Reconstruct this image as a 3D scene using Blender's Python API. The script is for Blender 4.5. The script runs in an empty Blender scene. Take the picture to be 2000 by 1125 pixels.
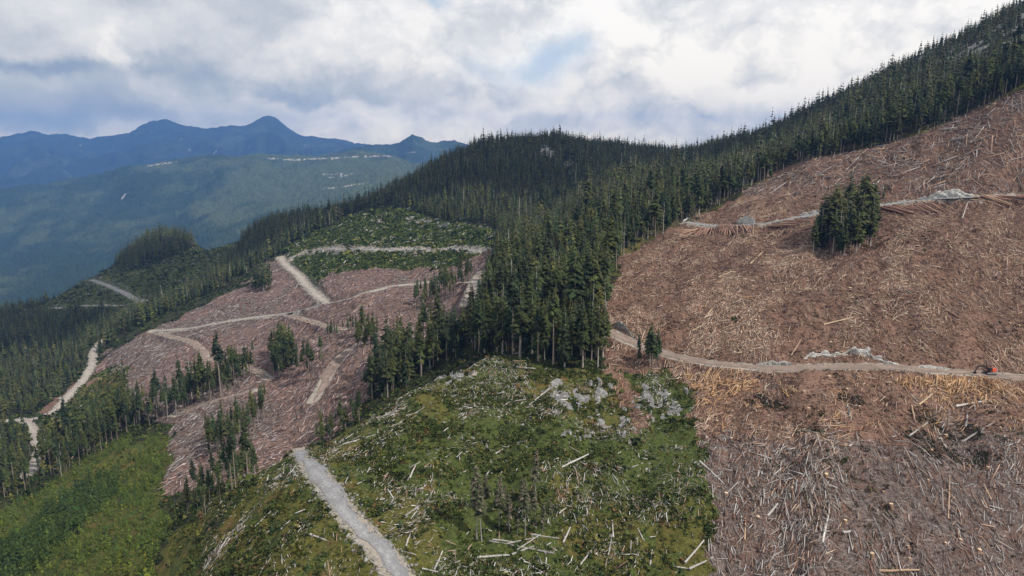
import bpy, math, time
import numpy as np
from mathutils import Vector, Matrix
T0 = time.time()
rng = np.random.default_rng(11)
SC = bpy.context.scene
COL = SC.collection

# ------------------------------------------------------------------ camera geometry
F, CX, CY, HY = 1334.0, 1000.0, 562.5, 310.0
PITCH = math.atan((CY - HY) / F)
cp, sp = math.cos(PITCH), math.sin(PITCH)

def ray(px, py):
    """direction of a photo point as (x/y, z/y)"""
    a = (np.asarray(px, float) - CX) / F
    b = (CY - np.asarray(py, float)) / F
    y = cp + b * sp
    return a / y, (-sp + b * cp) / y

def project(x, y, z):
    zc = y * cp - z * sp
    zc = np.maximum(zc, 1e-3)
    return CX + F * x / zc, CY - F * (y * sp + z * cp) / zc

# ------------------------------------------------------------------ noise
def vnoise(x, y, seed=0):
    xi = np.floor(x).astype(np.int64); yi = np.floor(y).astype(np.int64)
    fx = x - xi; fy = y - yi
    fx = fx * fx * fx * (fx * (fx * 6 - 15) + 10); fy = fy * fy * fy * (fy * (fy * 6 - 15) + 10)
    def h(a, b):
        n = (a * 374761393 + b * 668265263 + seed * 1442695041) & 0xFFFFFFFF
        n = ((n ^ (n >> 13)) * 1274126177) & 0xFFFFFFFF
        n = ((n ^ (n >> 16)) * 2246822519) & 0xFFFFFFFF
        return ((n ^ (n >> 15)) & 0xFFFF) / 32767.5 - 1.0
    a = h(xi, yi); b = h(xi + 1, yi); c = h(xi, yi + 1); d = h(xi + 1, yi + 1)
    return (a + (b - a) * fx) * (1 - fy) + (c + (d - c) * fx) * fy

def fbm(x, y, scale, octv=4, seed=0, gain=0.5):
    s = 0; a = 1.0; f = 1.0 / scale
    for k in range(octv):
        s = s + a * vnoise(x * f + 17.3 * k, y * f - 9.1 * k, seed + k); a *= gain; f *= 2.03
    return s

# ------------------------------------------------------------------ terrain control points: photo column -> (row, ground distance) where the ground is seen,
# and ('h', distance, row it would have) where it hides behind a crest
CTRL = {
 -420: [(1125, 270), (1000, 360), (900, 470), (820, 610), (700, 860), (630, 1100), ('h', 1180, 640), ('h', 1700, 670), ('h', 2700, 690)],
 0:    [(1125, 230), (1000, 310), (900, 410), (820, 530), (700, 750), (625, 980), (607, 1060), ('h', 1170, 630), ('h', 1700, 660), ('h', 2700, 680)],
 150:  [(1125, 205), (1000, 285), (900, 385), (800, 520), (700, 700), (620, 900), (570, 1120), (556, 1200), ('h', 1320, 580), ('h', 1800, 630), ('h', 2700, 670)],
 300:  [(1125, 185), (1060, 215), (1000, 255), (900, 335), (800, 440), (700, 570), (650, 660), (600, 780), (540, 980), (485, 1220), (463, 1300), ('h', 1420, 490), ('h', 1900, 570), ('h', 2700, 640)],
 370:  [(470, 1290), ('h', 1400, 495), ('h', 1900, 570)],
 400:  [(490, 1200), ('h', 1330, 500)],
 450:  [(1125, 150), (1000, 182), (955, 200), ('h', 240, 965), (880, 310), (770, 420), (700, 520), (620, 640), (560, 790), (500, 1020), (480, 1140), ('h', 1300, 500), ('h', 1900, 560), ('h', 2700, 600)],
 530:  [(440, 1120), ('h', 1250, 470)],
 600:  [(1125, 138), (1000, 160), (905, 188), (888, 196), ('h', 230, 915), ('h', 275, 890), (850, 330), (780, 375), (700, 440), (610, 575), (550, 700), (500, 810), (430, 1020), ('h', 1120, 450), ('h', 1500, 500), ('h', 2700, 560)],
 700:  [(1125, 138), (1000, 158), (880, 195), (828, 222), ('h', 255, 850), ('h', 290, 822), (745, 350), (670, 415), (600, 520), (530, 640), (485, 740), (430, 880), (402, 1000), ('h', 1100, 425), ('h', 1600, 490), ('h', 2700, 540)],
 760:  [(800, 232), (785, 240), ('h', 262, 800), ('h', 290, 785), (720, 350)],
 850:  [(1125, 140), (950, 170), (800, 220), (742, 252), ('h', 275, 756), ('h', 315, 735), (640, 420), (600, 480), (550, 570), (490, 690), (440, 800), (380, 920), (322, 1050), ('h', 1150, 350), ('h', 1700, 450), ('h', 2700, 520)],
 950:  [(1125, 143), (900, 188), (780, 232), (700, 270), ('h', 300, 700), (640, 345), (560, 430), (500, 590), (440, 750), (350, 920), (290, 1030), (277, 1060), ('h', 1150, 310), ('h', 1700, 420), ('h', 2700, 500)],
 1080: [(1125, 145), (900, 190), (780, 234), (718, 262), (650, 320), (560, 410), (480, 570), (430, 760), (340, 930), (275, 1060), (266, 1085), ('h', 1180, 290), ('h', 1700, 400), ('h', 2700, 480)],
 1200: [(1125, 147), (900, 192), (780, 236), (722, 262), (652, 292), (570, 355), (500, 425), (430, 530), (360, 740), (300, 1100), (282, 1180), ('h', 1300, 310), ('h', 1800, 380), ('h', 2700, 470)],
 1300: [(1125, 148), (900, 190), (780, 232), (692, 272), (550, 365), (480, 440), (440, 495), (380, 640), (320, 1000), (302, 1200), ('h', 1320, 320), ('h', 1800, 370), ('h', 2700, 460)],
 1400: [(1125, 150), (900, 187), (780, 228), (710, 254), (550, 345), (450, 455), (432, 475), (380, 560), (330, 780), (290, 1080), ('h', 1200, 310), ('h', 1700, 360), ('h', 2700, 440)],
 1600: [(1125, 150), (900, 187), (780, 225), (716, 246), (550, 325), (415, 432), (400, 442), (310, 535), (255, 760), (218, 960), ('h', 1080, 245), ('h', 1600, 320), ('h', 2700, 420)],
 1800: [(1125, 155), (900, 190), (780, 222), (716, 240), (550, 308), (397, 402), (384, 412), (258, 500), (170, 690), (108, 860), ('h', 980, 140), ('h', 1500, 260), ('h', 2700, 400)],
 2000: [(1125, 162), (900, 195), (780, 226), (735, 240), (560, 300), (386, 384), (372, 393), (190, 470), (90, 640), (5, 800), ('h', 920, 40), ('h', 1400, 190), ('h', 2700, 380)],
 2400: [(1125, 185), (900, 212), (750, 245), (560, 295), (370, 380), (120, 480), (0, 600), (-130, 760), ('h', 900, -90), ('h', 1400, 100), ('h', 2700, 340)],
}
pu, ps, pe = [], [], []
for px, rows in CTRL.items():
    for r in rows:
        D, py = (r[1], r[2]) if r[0] == 'h' else (r[1], r[0])
        u, e = ray(px, py)
        pu.append(float(u)); ps.append(math.log(D)); pe.append(float(e))
    r = rows[0]
    if r[0] != 'h' and r[0] > 1100:
        u, e = ray(px, r[0])
        pu.append(float(u)); ps.append(math.log(75.0)); pe.append(float(e) * r[1] / 75.0 * 1.02)   # ground nearer than the frame
pu, ps, pe = map(np.array, (pu, ps, pe))
WU = 2.2
def tps(X, Y, V, lam=2e-4):
    n = len(X)
    d2 = (X[:, None] - X[None]) ** 2 + (Y[:, None] - Y[None]) ** 2
    K = 0.5 * d2 * np.log(d2 + 1e-12) + lam * np.eye(n)
    P = np.stack([np.ones(n), X, Y], 1)
    A = np.block([[K, P], [P.T, np.zeros((3, 3))]])
    w = np.linalg.solve(A, np.concatenate([V, np.zeros(3)]))
    def ev(x, y):
        out = np.empty(x.shape)
        for i in range(0, len(x), 20000):
            a, b = x[i:i + 20000], y[i:i + 20000]
            q = (a[:, None] - X) ** 2 + (b[:, None] - Y) ** 2
            out[i:i + 20000] = (0.5 * q * np.log(q + 1e-12)) @ w[:n] + w[n] + w[n + 1] * a + w[n + 2] * b
        return out
    return ev
ev = tps(pu * WU, ps, pe)
U0, U1, S0, S1 = -1.12, 1.12, math.log(72.0), math.log(2700.0)
NU, NS = 260, 320
lu = np.linspace(U0, U1, NU); ls = np.linspace(S0, S1, NS)
GU, GS = np.meshgrid(lu, ls, indexing='ij')
LAT = ev(GU.ravel() * WU, GS.ravel()).reshape(NU, NS)

def bil(A, u, s):
    a = np.clip((u - U0) / (U1 - U0) * (NU - 1), 0, NU - 1.001); b = np.clip((s - S0) / (S1 - S0) * (NS - 1), 0, NS - 1.001)
    i = a.astype(int); j = b.astype(int); fa = a - i; fb = b - j
    return (A[i, j] * (1 - fa) + A[i + 1, j] * fa) * (1 - fb) + (A[i, j + 1] * (1 - fa) + A[i + 1, j + 1] * fa) * fb

def base_h(x, y):
    y = np.maximum(y, 60.0)
    return bil(LAT, x / y, np.log(y)) * y

def bumps(x, y):
    far = np.clip((y - 150) / 700, 0, 1)
    near = np.clip((620 - y) / 150, 0, 1)
    gully = np.abs(fbm(x * .93 - y * .36, (y * .93 + x * .36) * .30, 19, 3, 23)) - .45
    pit = 0
    for a, b, r_, d_ in PITS:
        q = ((x - a) ** 2 + ((y - b) * 1.25) ** 2) / r_ ** 2
        pit = pit - d_ * np.exp(-q * q)
    return pit + gully * 2.3 * near + fbm(x, y, 55, 3, 3) * (1.1 + 2.6 * far) + fbm(x, y, 11, 3, 9) * (0.6 + 0.5 * far) + fbm(x, y, 4.3, 2, 15) * 0.38 * (1 - .5 * far)

def pick(px, py):
    """ground point (x, y) that the photo shows at px, py"""
    px = np.atleast_1d(np.asarray(px, float)); py = np.atleast_1d(np.asarray(py, float))
    u, e = ray(px, py)
    fs = np.linspace(math.log(95.0), S1, 700)
    E = bil(LAT, np.repeat(u, 700), np.tile(fs, len(u))).reshape(len(u), 700)
    hit = E >= e[:, None]
    k = np.where(hit.any(1), hit.argmax(1), E.argmax(1)); k = np.maximum(k, 1)
    r = np.arange(len(u)); e0, e1 = E[r, k - 1], E[r, k]
    t = np.clip((e - e0) / np.where(abs(e1 - e0) < 1e-9, 1, e1 - e0), 0, 1)
    D = np.exp(fs[k - 1] + (fs[k] - fs[k - 1]) * t)
    return u * D, D

# hollows in the lower clearcut: photo point, radius and depth in metres
PITS = []
def dig(px, py, r, d):
    x, y = pick(px, py); PITS.append((float(x[0]), float(y[0]), r, d * .75))
# ------------------------------------------------------------------ roads: photo polylines -> centre lines on the ground
for a_ in ((1498, 782, 6.0, 2.8), (1845, 822, 8.5, 3.6), (1800, 868, 5.0, 2.2), (1880, 880, 6.0, 2.6), (1590, 850, 4.5, 2.0), (1660, 790, 4.0, 1.8)): dig(*a_)
ROADS = {   # name: (half width m, points, label text)
 'upper': (4.6, [(2060, 376), (2000, 379), (1930, 381), (1850, 385), (1780, 392), (1720, 402), (1660, 412), (1600, 417), (1540, 427), (1490, 435), (1430, 441), (1380, 440), (1345, 437)]),
 'mid': (3.3, [(2070, 739), (2000, 737), (1900, 725), (1800, 720), (1700, 718), (1600, 721), (1500, 724), (1400, 711), (1340, 699), (1290, 688), (1235, 670), (1190, 648)]),
 'near': (2.25, [(585, 882), (600, 898), (622, 925), (645, 950), (668, 985), (690, 1012), (716, 1038), (748, 1075), (778, 1120), (815, 1190), (850, 1260)]),
 'switch': (3.9, [(548, 503), (560, 520), (585, 538), (602, 560), (620, 578), (636, 592), (610, 602), (560, 611), (500, 619), (430, 632), (370, 640), (300, 648)]),
 'branch': (3.3, [(560, 612), (600, 625), (640, 635), (675, 643)]),
 'haul': (5.0, [(640, 593), (690, 583), (730, 570), (780, 558), (850, 549)]),
 'long': (5.2, [(560, 508), (590, 494), (640, 485), (690, 487), (740, 491), (800, 488), (880, 487), (950, 491)]),
 'patch': (7.0, [(952, 533), (938, 550), (930, 572), (922, 590)]),
 'skid': (3.2, [(705, 672), (670, 695), (645, 725), (630, 755), (612, 785)]),
 'lower': (3.0, [(300, 648), (340, 657), (375, 668), (398, 685), (400, 700), (440, 709), (490, 718), (525, 740)]),
 'valley': (3.4, [(200, 666), (182, 690), (182, 712), (165, 738), (135, 772), (108, 803), (65, 820), (0, 821), (-90, 826)]),
 'fork': (3.4, [(50, 822), (66, 846), (80, 872), (76, 892), (62, 912), (55, 930)]),
 'old': (3.2, [(168, 534), (195, 552), (235, 570), (262, 582), (285, 590)]),
 'terrace': (3.6, [(42, 606), (100, 601), (160, 599), (230, 597), (285, 590)]),
 'strip': (3.2, [(495, 766), (455, 774), (420, 783), (380, 797), (345, 812)]),
}
RW = {}
for nm, (hw, pts) in ROADS.items():
    a = np.array(pts, float)
    x, y = pick(a[:, 0], a[:, 1])
    t = np.concatenate([[0], np.cumsum(np.hypot(np.diff(x), np.diff(y)))])
    n = max(8, int(t[-1] / 3.0)); q = np.linspace(0, t[-1], n)
    X, Y = np.interp(q, t, x), np.interp(q, t, y)
    for _ in range(3):
        X[1:-1] = (X[:-2] + 2 * X[1:-1] + X[2:]) / 4; Y[1:-1] = (Y[:-2] + 2 * Y[1:-1] + Y[2:]) / 4
    Z = base_h(X, Y) + bumps(X, Y) * 0.35
    for _ in range(25):
        Z[1:-1] = (Z[:-2] + 2 * Z[1:-1] + Z[2:]) / 4
    RW[nm] = (hw, X, Y, Z)

def road_near(x, y):
    """distance beyond the road edge (m, <0 on the road) and the height of the nearest centre line"""
    best = np.full(x.shape, 1e9); hz = np.zeros(x.shape)
    for hw, X, Y, Z in RW.values():
        m = (x > X.min() - 16) & (x < X.max() + 16) & (y > Y.min() - 16) & (y < Y.max() + 16)
        idx = np.nonzero(m)[0]
        for c in range(0, len(idx), 40000):
            ii = idx[c:c + 40000]
            d = np.full(len(ii), 1e9); h = np.zeros(len(ii))
            for k in range(len(X) - 1):
                ax, ay, bx, by = X[k], Y[k], X[k + 1], Y[k + 1]
                L2 = (bx - ax) ** 2 + (by - ay) ** 2 + 1e-9
                near = np.nonzero((abs(x[ii] - ax) < 20) & (abs(y[ii] - ay) < 20))[0]
                if not len(near): continue
                xx, yy = x[ii[near]], y[ii[near]]
                t = np.clip(((xx - ax) * (bx - ax) + (yy - ay) * (by - ay)) / L2, 0, 1)
                dd = np.hypot(xx - ax - t * (bx - ax), yy - ay - t * (by - ay)) - hw
                w = dd < d[near]
                d[near[w]] = dd[w]; h[near[w]] = (Z[k] + t * (Z[k + 1] - Z[k]))[w]
            w = d < best[ii]
            best[ii[w]] = d[w]; hz[ii[w]] = h[w]
    return best, hz

def road_dist(x, y, names):
    d = np.full(x.shape, 1e9)
    for nm in names:
        hw, X, Y, Z = RW[nm]
        m = np.nonzero((x > X.min() - 30) & (x < X.max() + 30) & (y > Y.min() - 30) & (y < Y.max() + 30))[0]
        for c in range(0, len(m), 20000):
            i = m[c:c + 20000]
            d[i] = np.minimum(d[i], np.hypot(x[i, None] - X[None, ::2], y[i, None] - Y[None, ::2]).min(1) - hw)
    return d

def height(x, y, want_road=False):
    x = np.asarray(x, float); y = np.asarray(y, float)
    shp = x.shape; x = x.ravel(); y = y.ravel()
    z = base_h(x, y) + bumps(x, y)
    d, hz = road_near(x, y)
    k = np.clip(1 - d / 5.0, 0, 1); k = k * k * (3 - 2 * k)
    z = z + (hz - z) * k
    return (z.reshape(shp), d.reshape(shp)) if want_road else z.reshape(shp)

def h1(x, y): return float(height(np.array([x]), np.array([y]))[0])

# ------------------------------------------------------------------ mesh helpers
def mesh_np(name, V, Fc, mats, attrs=None, matidx=None, smooth=False):
    """V (n,3); Fc (m,k) with k = 3 or 4, or a list of such arrays"""
    me = bpy.data.meshes.new(name)
    V = np.ascontiguousarray(V, dtype=np.float32)
    fl = Fc if isinstance(Fc, list) else [Fc]
    fl = [np.asarray(f, dtype=np.int32) for f in fl if len(f)]
    loops = np.concatenate([f.ravel() for f in fl])
    counts = np.concatenate([np.full(len(f), f.shape[1], np.int32) for f in fl])
    starts = np.concatenate([[0], np.cumsum(counts)[:-1]]).astype(np.int32)
    me.vertices.add(len(V)); me.vertices.foreach_set('co', V.ravel())
    me.loops.add(len(loops)); me.loops.foreach_set('vertex_index', loops)
    me.polygons.add(len(counts)); me.polygons.foreach_set('loop_start', starts)
    if matidx is not None: me.polygons.foreach_set('material_index', np.asarray(matidx, np.int32))
    if smooth: me.polygons.foreach_set('use_smooth', np.ones(len(counts), bool))
    for m in mats: me.materials.append(m)
    for k, a in (attrs or {}).items():
        a = np.asarray(a, np.float32)
        if a.shape[1] == 3: a = np.concatenate([a, np.ones((len(a), 1), np.float32)], 1)
        at = me.attributes.new(k, 'FLOAT_COLOR', 'POINT')
        at.data.foreach_set('color', np.ascontiguousarray(a).ravel())
    me.update(calc_edges=True)
    return me

def link(name, me, label=None, cat=None, group=None, kind=None, parent=None):
    o = bpy.data.objects.new(name, me)
    COL.objects.link(o)
    if label: o['label'] = label
    if cat: o['category'] = cat
    if group: o['group'] = group
    if kind: o['kind'] = kind
    if parent: o.parent = parent
    return o

def inpoly(px, py, poly):
    r = np.zeros(px.shape, bool); n = len(poly)
    for i in range(n):
        x0, y0 = poly[i]; x1, y1 = poly[(i + 1) % n]
        if y0 == y1: continue
        c = ((y0 > py) != (y1 > py)) & (px < (x1 - x0) * (py - y0) / (y1 - y0) + x0)
        r ^= c
    return r

# ------------------------------------------------------------------ node helpers
class NT:
    def __init__(s, tree): s.t = tree; s.n = tree.nodes; s.l = tree.links
    def new(s, typ, **kw):
        n = s.n.new(typ)
        for k, v in kw.items(): setattr(n, k, v)
        return n
    def put(s, sock, v):
        if v is None: return
        if isinstance(v, bpy.types.NodeSocket): s.l.new(v, sock)
        elif isinstance(v, (tuple, list)):
            sock.default_value = tuple(v) + (1.0,) if len(v) == 3 and len(sock.default_value) == 4 else v
        else: sock.default_value = v
    def math(s, op, a, b=None, c=None, clamp=False):
        n = s.new('ShaderNodeMath', operation=op, use_clamp=clamp)
        for i, v in enumerate((a, b, c)): s.put(n.inputs[i], v)
        return n.outputs[0]
    def vmath(s, op, a, b=None, scale=None):
        n = s.new('ShaderNodeVectorMath', operation=op)
        s.put(n.inputs[0], a); s.put(n.inputs[1], b)
        if scale is not None: s.put(n.inputs['Scale'], scale)
        return n.outputs[0]
    def mix(s, f, a, b, blend='MIX'):
        n = s.new('ShaderNodeMix', data_type='RGBA', blend_type=blend)
        s.put(n.inputs['Factor'], f)
        s.put(n.inputs[6], a); s.put(n.inputs[7], b)
        return n.outputs[2]
    def noise(s, vec, scale, detail=4, rough=0.55, dist=0.0):
        n = s.new('ShaderNodeTexNoise')
        s.put(n.inputs['Vector'], vec); n.inputs['Scale'].default_value = scale
        n.inputs['Detail'].default_value = detail; n.inputs['Roughness'].default_value = rough; n.inputs['Distortion'].default_value = dist
        return n.outputs['Fac']
    def ramp(s, f, stops, interp='LINEAR'):
        n = s.new('ShaderNodeValToRGB'); n.color_ramp.interpolation = interp
        el = n.color_ramp.elements
        while len(el) < len(stops): el.new(0.5)
        for e, (p, c) in zip(el, stops):
            e.position = p; e.color = tuple(c) + (1.0,) if len(c) == 3 else c
        s.put(n.inputs[0], f); return n.outputs[0]
    def step(s, f, a, b):
        n = s.new('ShaderNodeMapRange', interpolation_type='SMOOTHSTEP')
        s.put(n.inputs[0], f); n.inputs[1].default_value = a; n.inputs[2].default_value = b
        return n.outputs[0]
    def attr(s, name):
        n = s.new('ShaderNodeAttribute', attribute_name=name); return n.outputs['Color']
    def sep(s, c):
        n = s.new('ShaderNodeSeparateColor'); s.put(n.inputs[0], c); return n.outputs[0], n.outputs[1], n.outputs[2]

def material(name):
    m = bpy.data.materials.new(name); m.use_nodes = True
    t = NT(m.node_tree); b = m.node_tree.nodes['Principled BSDF']
    b.inputs['Roughness'].default_value = 0.85
    b.inputs['Specular IOR Level'].default_value = 0.12
    return m, t, b

def g(v): return (v, v, v)
# ------------------------------------------------------------------ materials
def make_ground():
    m, t, b = material('ground')
    co = t.new('ShaderNodeTexCoord').outputs['Object']
    brown, green, rock = t.sep(t.attr('m1'))
    grey, yellow, dust = t.sep(t.attr('m2'))
    fine = t.noise(co, 1.2, 8, 0.76)
    mid = t.noise(co, 0.16, 5, 0.6)
    big = t.noise(co, 0.02, 4, 0.6)
    def streak(ang, sx, sy, scale):
        mp = t.new('ShaderNodeMapping'); t.put(mp.inputs[0], co)
        mp.inputs['Rotation'].default_value = (0, 0, ang); mp.inputs['Scale'].default_value = (sx, sy, 0.3)
        return t.step(t.noise(mp.outputs[0], scale, 3, 0.6, 0.4), 0.60, 0.72)
    st = t.math('MAXIMUM', streak(0.5, 0.18, 1.6, 1.0), t.math('MAXIMUM', streak(2.1, 0.2, 1.7, 1.0), streak(1.3, 0.22, 1.5, 1.1)))
    # clear-cut litter: bark, needles, broken branches
    c_br = t.ramp(fine, [(0.32, (0.030, 0.019, 0.015)), (0.47, (0.130, 0.076, 0.056)), (0.6, (0.225, 0.138, 0.100)), (0.72, (0.37, 0.255, 0.19))])
    c_br = t.mix(t.step(mid, 0.42, 0.66), c_br, t.mix(0.6, c_br, (0.22, 0.125, 0.088)))
    c_br = t.mix(t.math('MULTIPLY', st, 0.5), c_br, (0.40, 0.28, 0.19))
    c_gr = t.ramp(fine, [(0.32, (0.026, 0.021, 0.019)), (0.47, (0.098, 0.072, 0.063)), (0.6, (0.165, 0.128, 0.115)), (0.73, (0.31, 0.27, 0.255))])
    c_gr = t.mix(t.step(mid, 0.48, 0.7), c_gr, t.mix(0.6, c_gr, (0.16, 0.088, 0.06)))
    c_gr = t.mix(t.math('MULTIPLY', st, 0.45), c_gr, (0.40, 0.36, 0.33))
    # green ground cover
    c_gn = t.ramp(fine, [(0.32, (0.014, 0.020, 0.006)), (0.5, (0.056, 0.072, 0.017)), (0.7, (0.112, 0.125, 0.034))])
    c_ye = t.ramp(fine, [(0.32, (0.028, 0.029, 0.008)), (0.5, (0.085, 0.082, 0.019)), (0.7, (0.15, 0.135, 0.036))])
    c_ye = t.mix(t.step(mid, 0.52, 0.72), c_ye, (0.13, 0.075, 0.03))
    c_rk = t.ramp(t.noise(co, 0.5, 8, 0.7, 0.8), [(0.32, (0.05, 0.05, 0.045)), (0.5, (0.19, 0.185, 0.18)), (0.68, (0.36, 0.35, 0.34))])
    c_du = t.ramp(fine, [(0.3, (0.22, 0.19, 0.16)), (0.6, (0.36, 0.32, 0.27)), (0.8, (0.46, 0.42, 0.37))])
    c = t.ramp(fine, [(0.3, (0.016, 0.017, 0.009)), (0.55, (0.036, 0.038, 0.018)), (0.75, (0.07, 0.055, 0.03))])
    wob = t.math('SUBTRACT', t.noise(co, 0.35, 4, 0.65), 0.5)
    def mask(k): return t.step(t.math('ADD', k, t.math('MULTIPLY', wob, 1.1)), 0.38, 0.62)
    c = t.mix(mask(brown), c, c_br); c = t.mix(mask(grey), c, c_gr)
    c = t.mix(mask(green), c, c_gn); c = t.mix(mask(yellow), c, c_ye)
    c = t.mix(mask(rock), c, c_rk); c = t.mix(mask(dust), c, c_du)
    t.put(b.inputs['Base Color'], c)
    bp = t.new('ShaderNodeBump'); bp.inputs['Strength'].default_value = 0.8; bp.inputs['Distance'].default_value = 0.5
    t.put(bp.inputs['Height'], t.math('ADD', fine, t.math('MULTIPLY', mid, 1.5))); t.put(b.inputs['Normal'], bp.outputs[0])
    return m
M_GROUND = make_ground()

def make_road(name, lo, hi):
    m, t, b = material(name)
    co = t.new('ShaderNodeTexCoord').outputs['Object']
    e = t.sep(t.attr('edge'))[0]
    f = t.noise(co, 1.6, 7, 0.7)
    c = t.ramp(f, [(0.3, tuple(x * 0.62 for x in lo)), (0.5, lo), (0.7, hi)])
    c = t.mix(t.step(t.noise(co, 0.22, 3, 0.6), 0.42, 0.62), c, t.mix(0.7, c, tuple(x * 0.66 for x in lo)))
    c = t.mix(t.math('MULTIPLY', t.math('COMPARE', e, 0.45, 0.14), 0.35), c, tuple(x * 0.7 for x in lo))
    c = t.mix(t.math('MULTIPLY', t.step(t.math('ADD', e, t.math('SUBTRACT', f, 0.5)), 0.55, 0.9), 0.55), c, tuple(x * 0.6 for x in lo))
    t.put(b.inputs['Base Color'], c)
    bp = t.new('ShaderNodeBump'); bp.inputs['Strength'].default_value = 0.5; bp.inputs['Distance'].default_value = 0.2
    t.put(bp.inputs['Height'], f); t.put(b.inputs['Normal'], bp.outputs[0])
    return m
M_ROAD_GREY = make_road('road_gravel_grey', (0.27, 0.265, 0.27), (0.41, 0.405, 0.41))
M_ROAD_TAN = make_road('road_gravel_tan', (0.37, 0.325, 0.28), (0.50, 0.46, 0.42))
M_ROAD_BROWN = make_road('road_gravel_brown', (0.265, 0.20, 0.165), (0.36, 0.285, 0.235))

def make_far(name, a, c2, pale):
    m, t, b = material(name)
    co = t.new('ShaderNodeTexCoord').outputs['Object']
    regen, bare, _ = t.sep(t.attr('m1'))
    f = t.noise(co, 0.06, 7, 0.85); bg = t.noise(co, 0.0032, 6, 0.68)
    c = t.ramp(f, [(0.3, tuple(x * 0.35 for x in a)), (0.55, a), (0.75, tuple(x * 1.8 for x in a))])
    d = t.ramp(f, [(0.3, tuple(x * 0.5 for x in c2)), (0.55, c2), (0.75, tuple(x * 1.5 for x in c2))])
    c = t.mix(t.step(t.math('ADD', regen, t.math('MULTIPLY', t.math('SUBTRACT', bg, 0.5), 1.7)), 0.30, 0.72), c, d)
    c = t.mix(t.step(t.math('ADD', bare, t.math('MULTIPLY', t.math('SUBTRACT', f, 0.5), 1.2)), 0.4, 0.65), c, pale)
    t.put(b.inputs['Base Color'], c)
    return m
M_HILL = make_far('far_forest', (0.026, 0.045, 0.021), (0.070, 0.090, 0.038), (0.36, 0.33, 0.29))
M_MOUNT = make_far('mountain_forest', (0.022, 0.036, 0.022), (0.05, 0.07, 0.035), (0.3, 0.29, 0.27))

# ------------------------------------------------------------------ ground cover classes (layout polygons in the photograph, applied to the ground they show)
P_CUT = [(2100, 150), (1990, 178), (1900, 215), (1830, 247), (1740, 280), (1640, 302), (1540, 322), (1490, 350), (1440, 385), (1390, 412), (1335, 436), (1270, 468), (1215, 500), (1195, 570), (1160, 600), (1180, 640), (1190, 690), (1210, 740), (1222, 800), (1230, 740), (1262, 722), (1340, 742), (1356, 800), (1372, 850), (1395, 900), (1390, 960), (1400, 1010), (1385, 1060), (1412, 1150), (1400, 1400), (2600, 1400), (2600, 150)]
P_SPUR = [(1186, 650), (1222, 655), (1226, 700), (1236, 760), (1243, 820), (1232, 850), (1218, 825), (1208, 765), (1196, 705)]
P_KNOLL = [(1400, 1400), (1412, 1150), (1385, 1060), (1400, 1010), (1390, 960), (1395, 900), (1372, 850), (1356, 800), (1340, 742), (1262, 722), (1190, 715), (1130, 722), (1050, 695), (980, 680), (900, 690), (830, 725), (780, 765), (700, 815), (640, 862), (585, 876), (520, 905), (470, 945), (420, 985), (370, 1045), (330, 1100), (300, 1150), (200, 1400)]
P_CUT2 = [(548, 500), (575, 520), (600, 545), (622, 575), (640, 592), (622, 560), (650, 535), (700, 525), (790, 527), (900, 520), (930, 500), (962, 490), (950, 540), (935, 600), (890, 620), (840, 660), (800, 700), (725, 765), (700, 815), (640, 862), (585, 876), (520, 905), (470, 945), (420, 985), (360, 985), (320, 975), (325, 930), (345, 880), (335, 830), (300, 822), (240, 785), (245, 740), (210, 715), (200, 690), (245, 670), (290, 645), (420, 588), (490, 545)]
P_GREENCUT = [(750, 405), (800, 412), (850, 428), (915, 438), (962, 442), (972, 470), (958, 490), (900, 518), (790, 527), (700, 525), (650, 535), (622, 560), (600, 545), (575, 520), (550, 500), (585, 470), (650, 440), (700, 415)]
P_REGEN = [(-200, 1400), (-200, 1010), (0, 1000), (100, 945), (190, 885), (230, 862), (345, 856), (335, 900), (318, 950), (310, 985), (345, 1010), (335, 1060), (320, 1110), (280, 1400)]
P_SHRUB = [(250, 715), (242, 780), (215, 850), (150, 900), (95, 930), (85, 870), (62, 832), (110, 806), (140, 770), (185, 735), (215, 715)]
P_OLDCUT = [(168, 530), (230, 515), (275, 525), (330, 502), (375, 482), (470, 478), (440, 530), (395, 560), (330, 590), (285, 598), (150, 605), (50, 610), (95, 580)]
P_VALCUT = [(60, 822), (105, 806), (140, 770), (185, 735), (210, 712), (205, 690), (185, 720), (150, 742), (112, 780), (70, 812)]

def warp(px, py, x, y):
    k = np.clip((420 - y) / 200, 0, 1)
    return (px + 9 * fbm(x, y, 14, 3, 41) + k * (16 * fbm(x, y, 22, 3, 43) + 14 * fbm(x, y, 3, 2, 44)),
            py + 6 * fbm(x, y, 14, 3, 57) + k * (12 * fbm(x, y, 22, 3, 59) + 10 * fbm(x, y, 3, 2, 60)))

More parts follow.
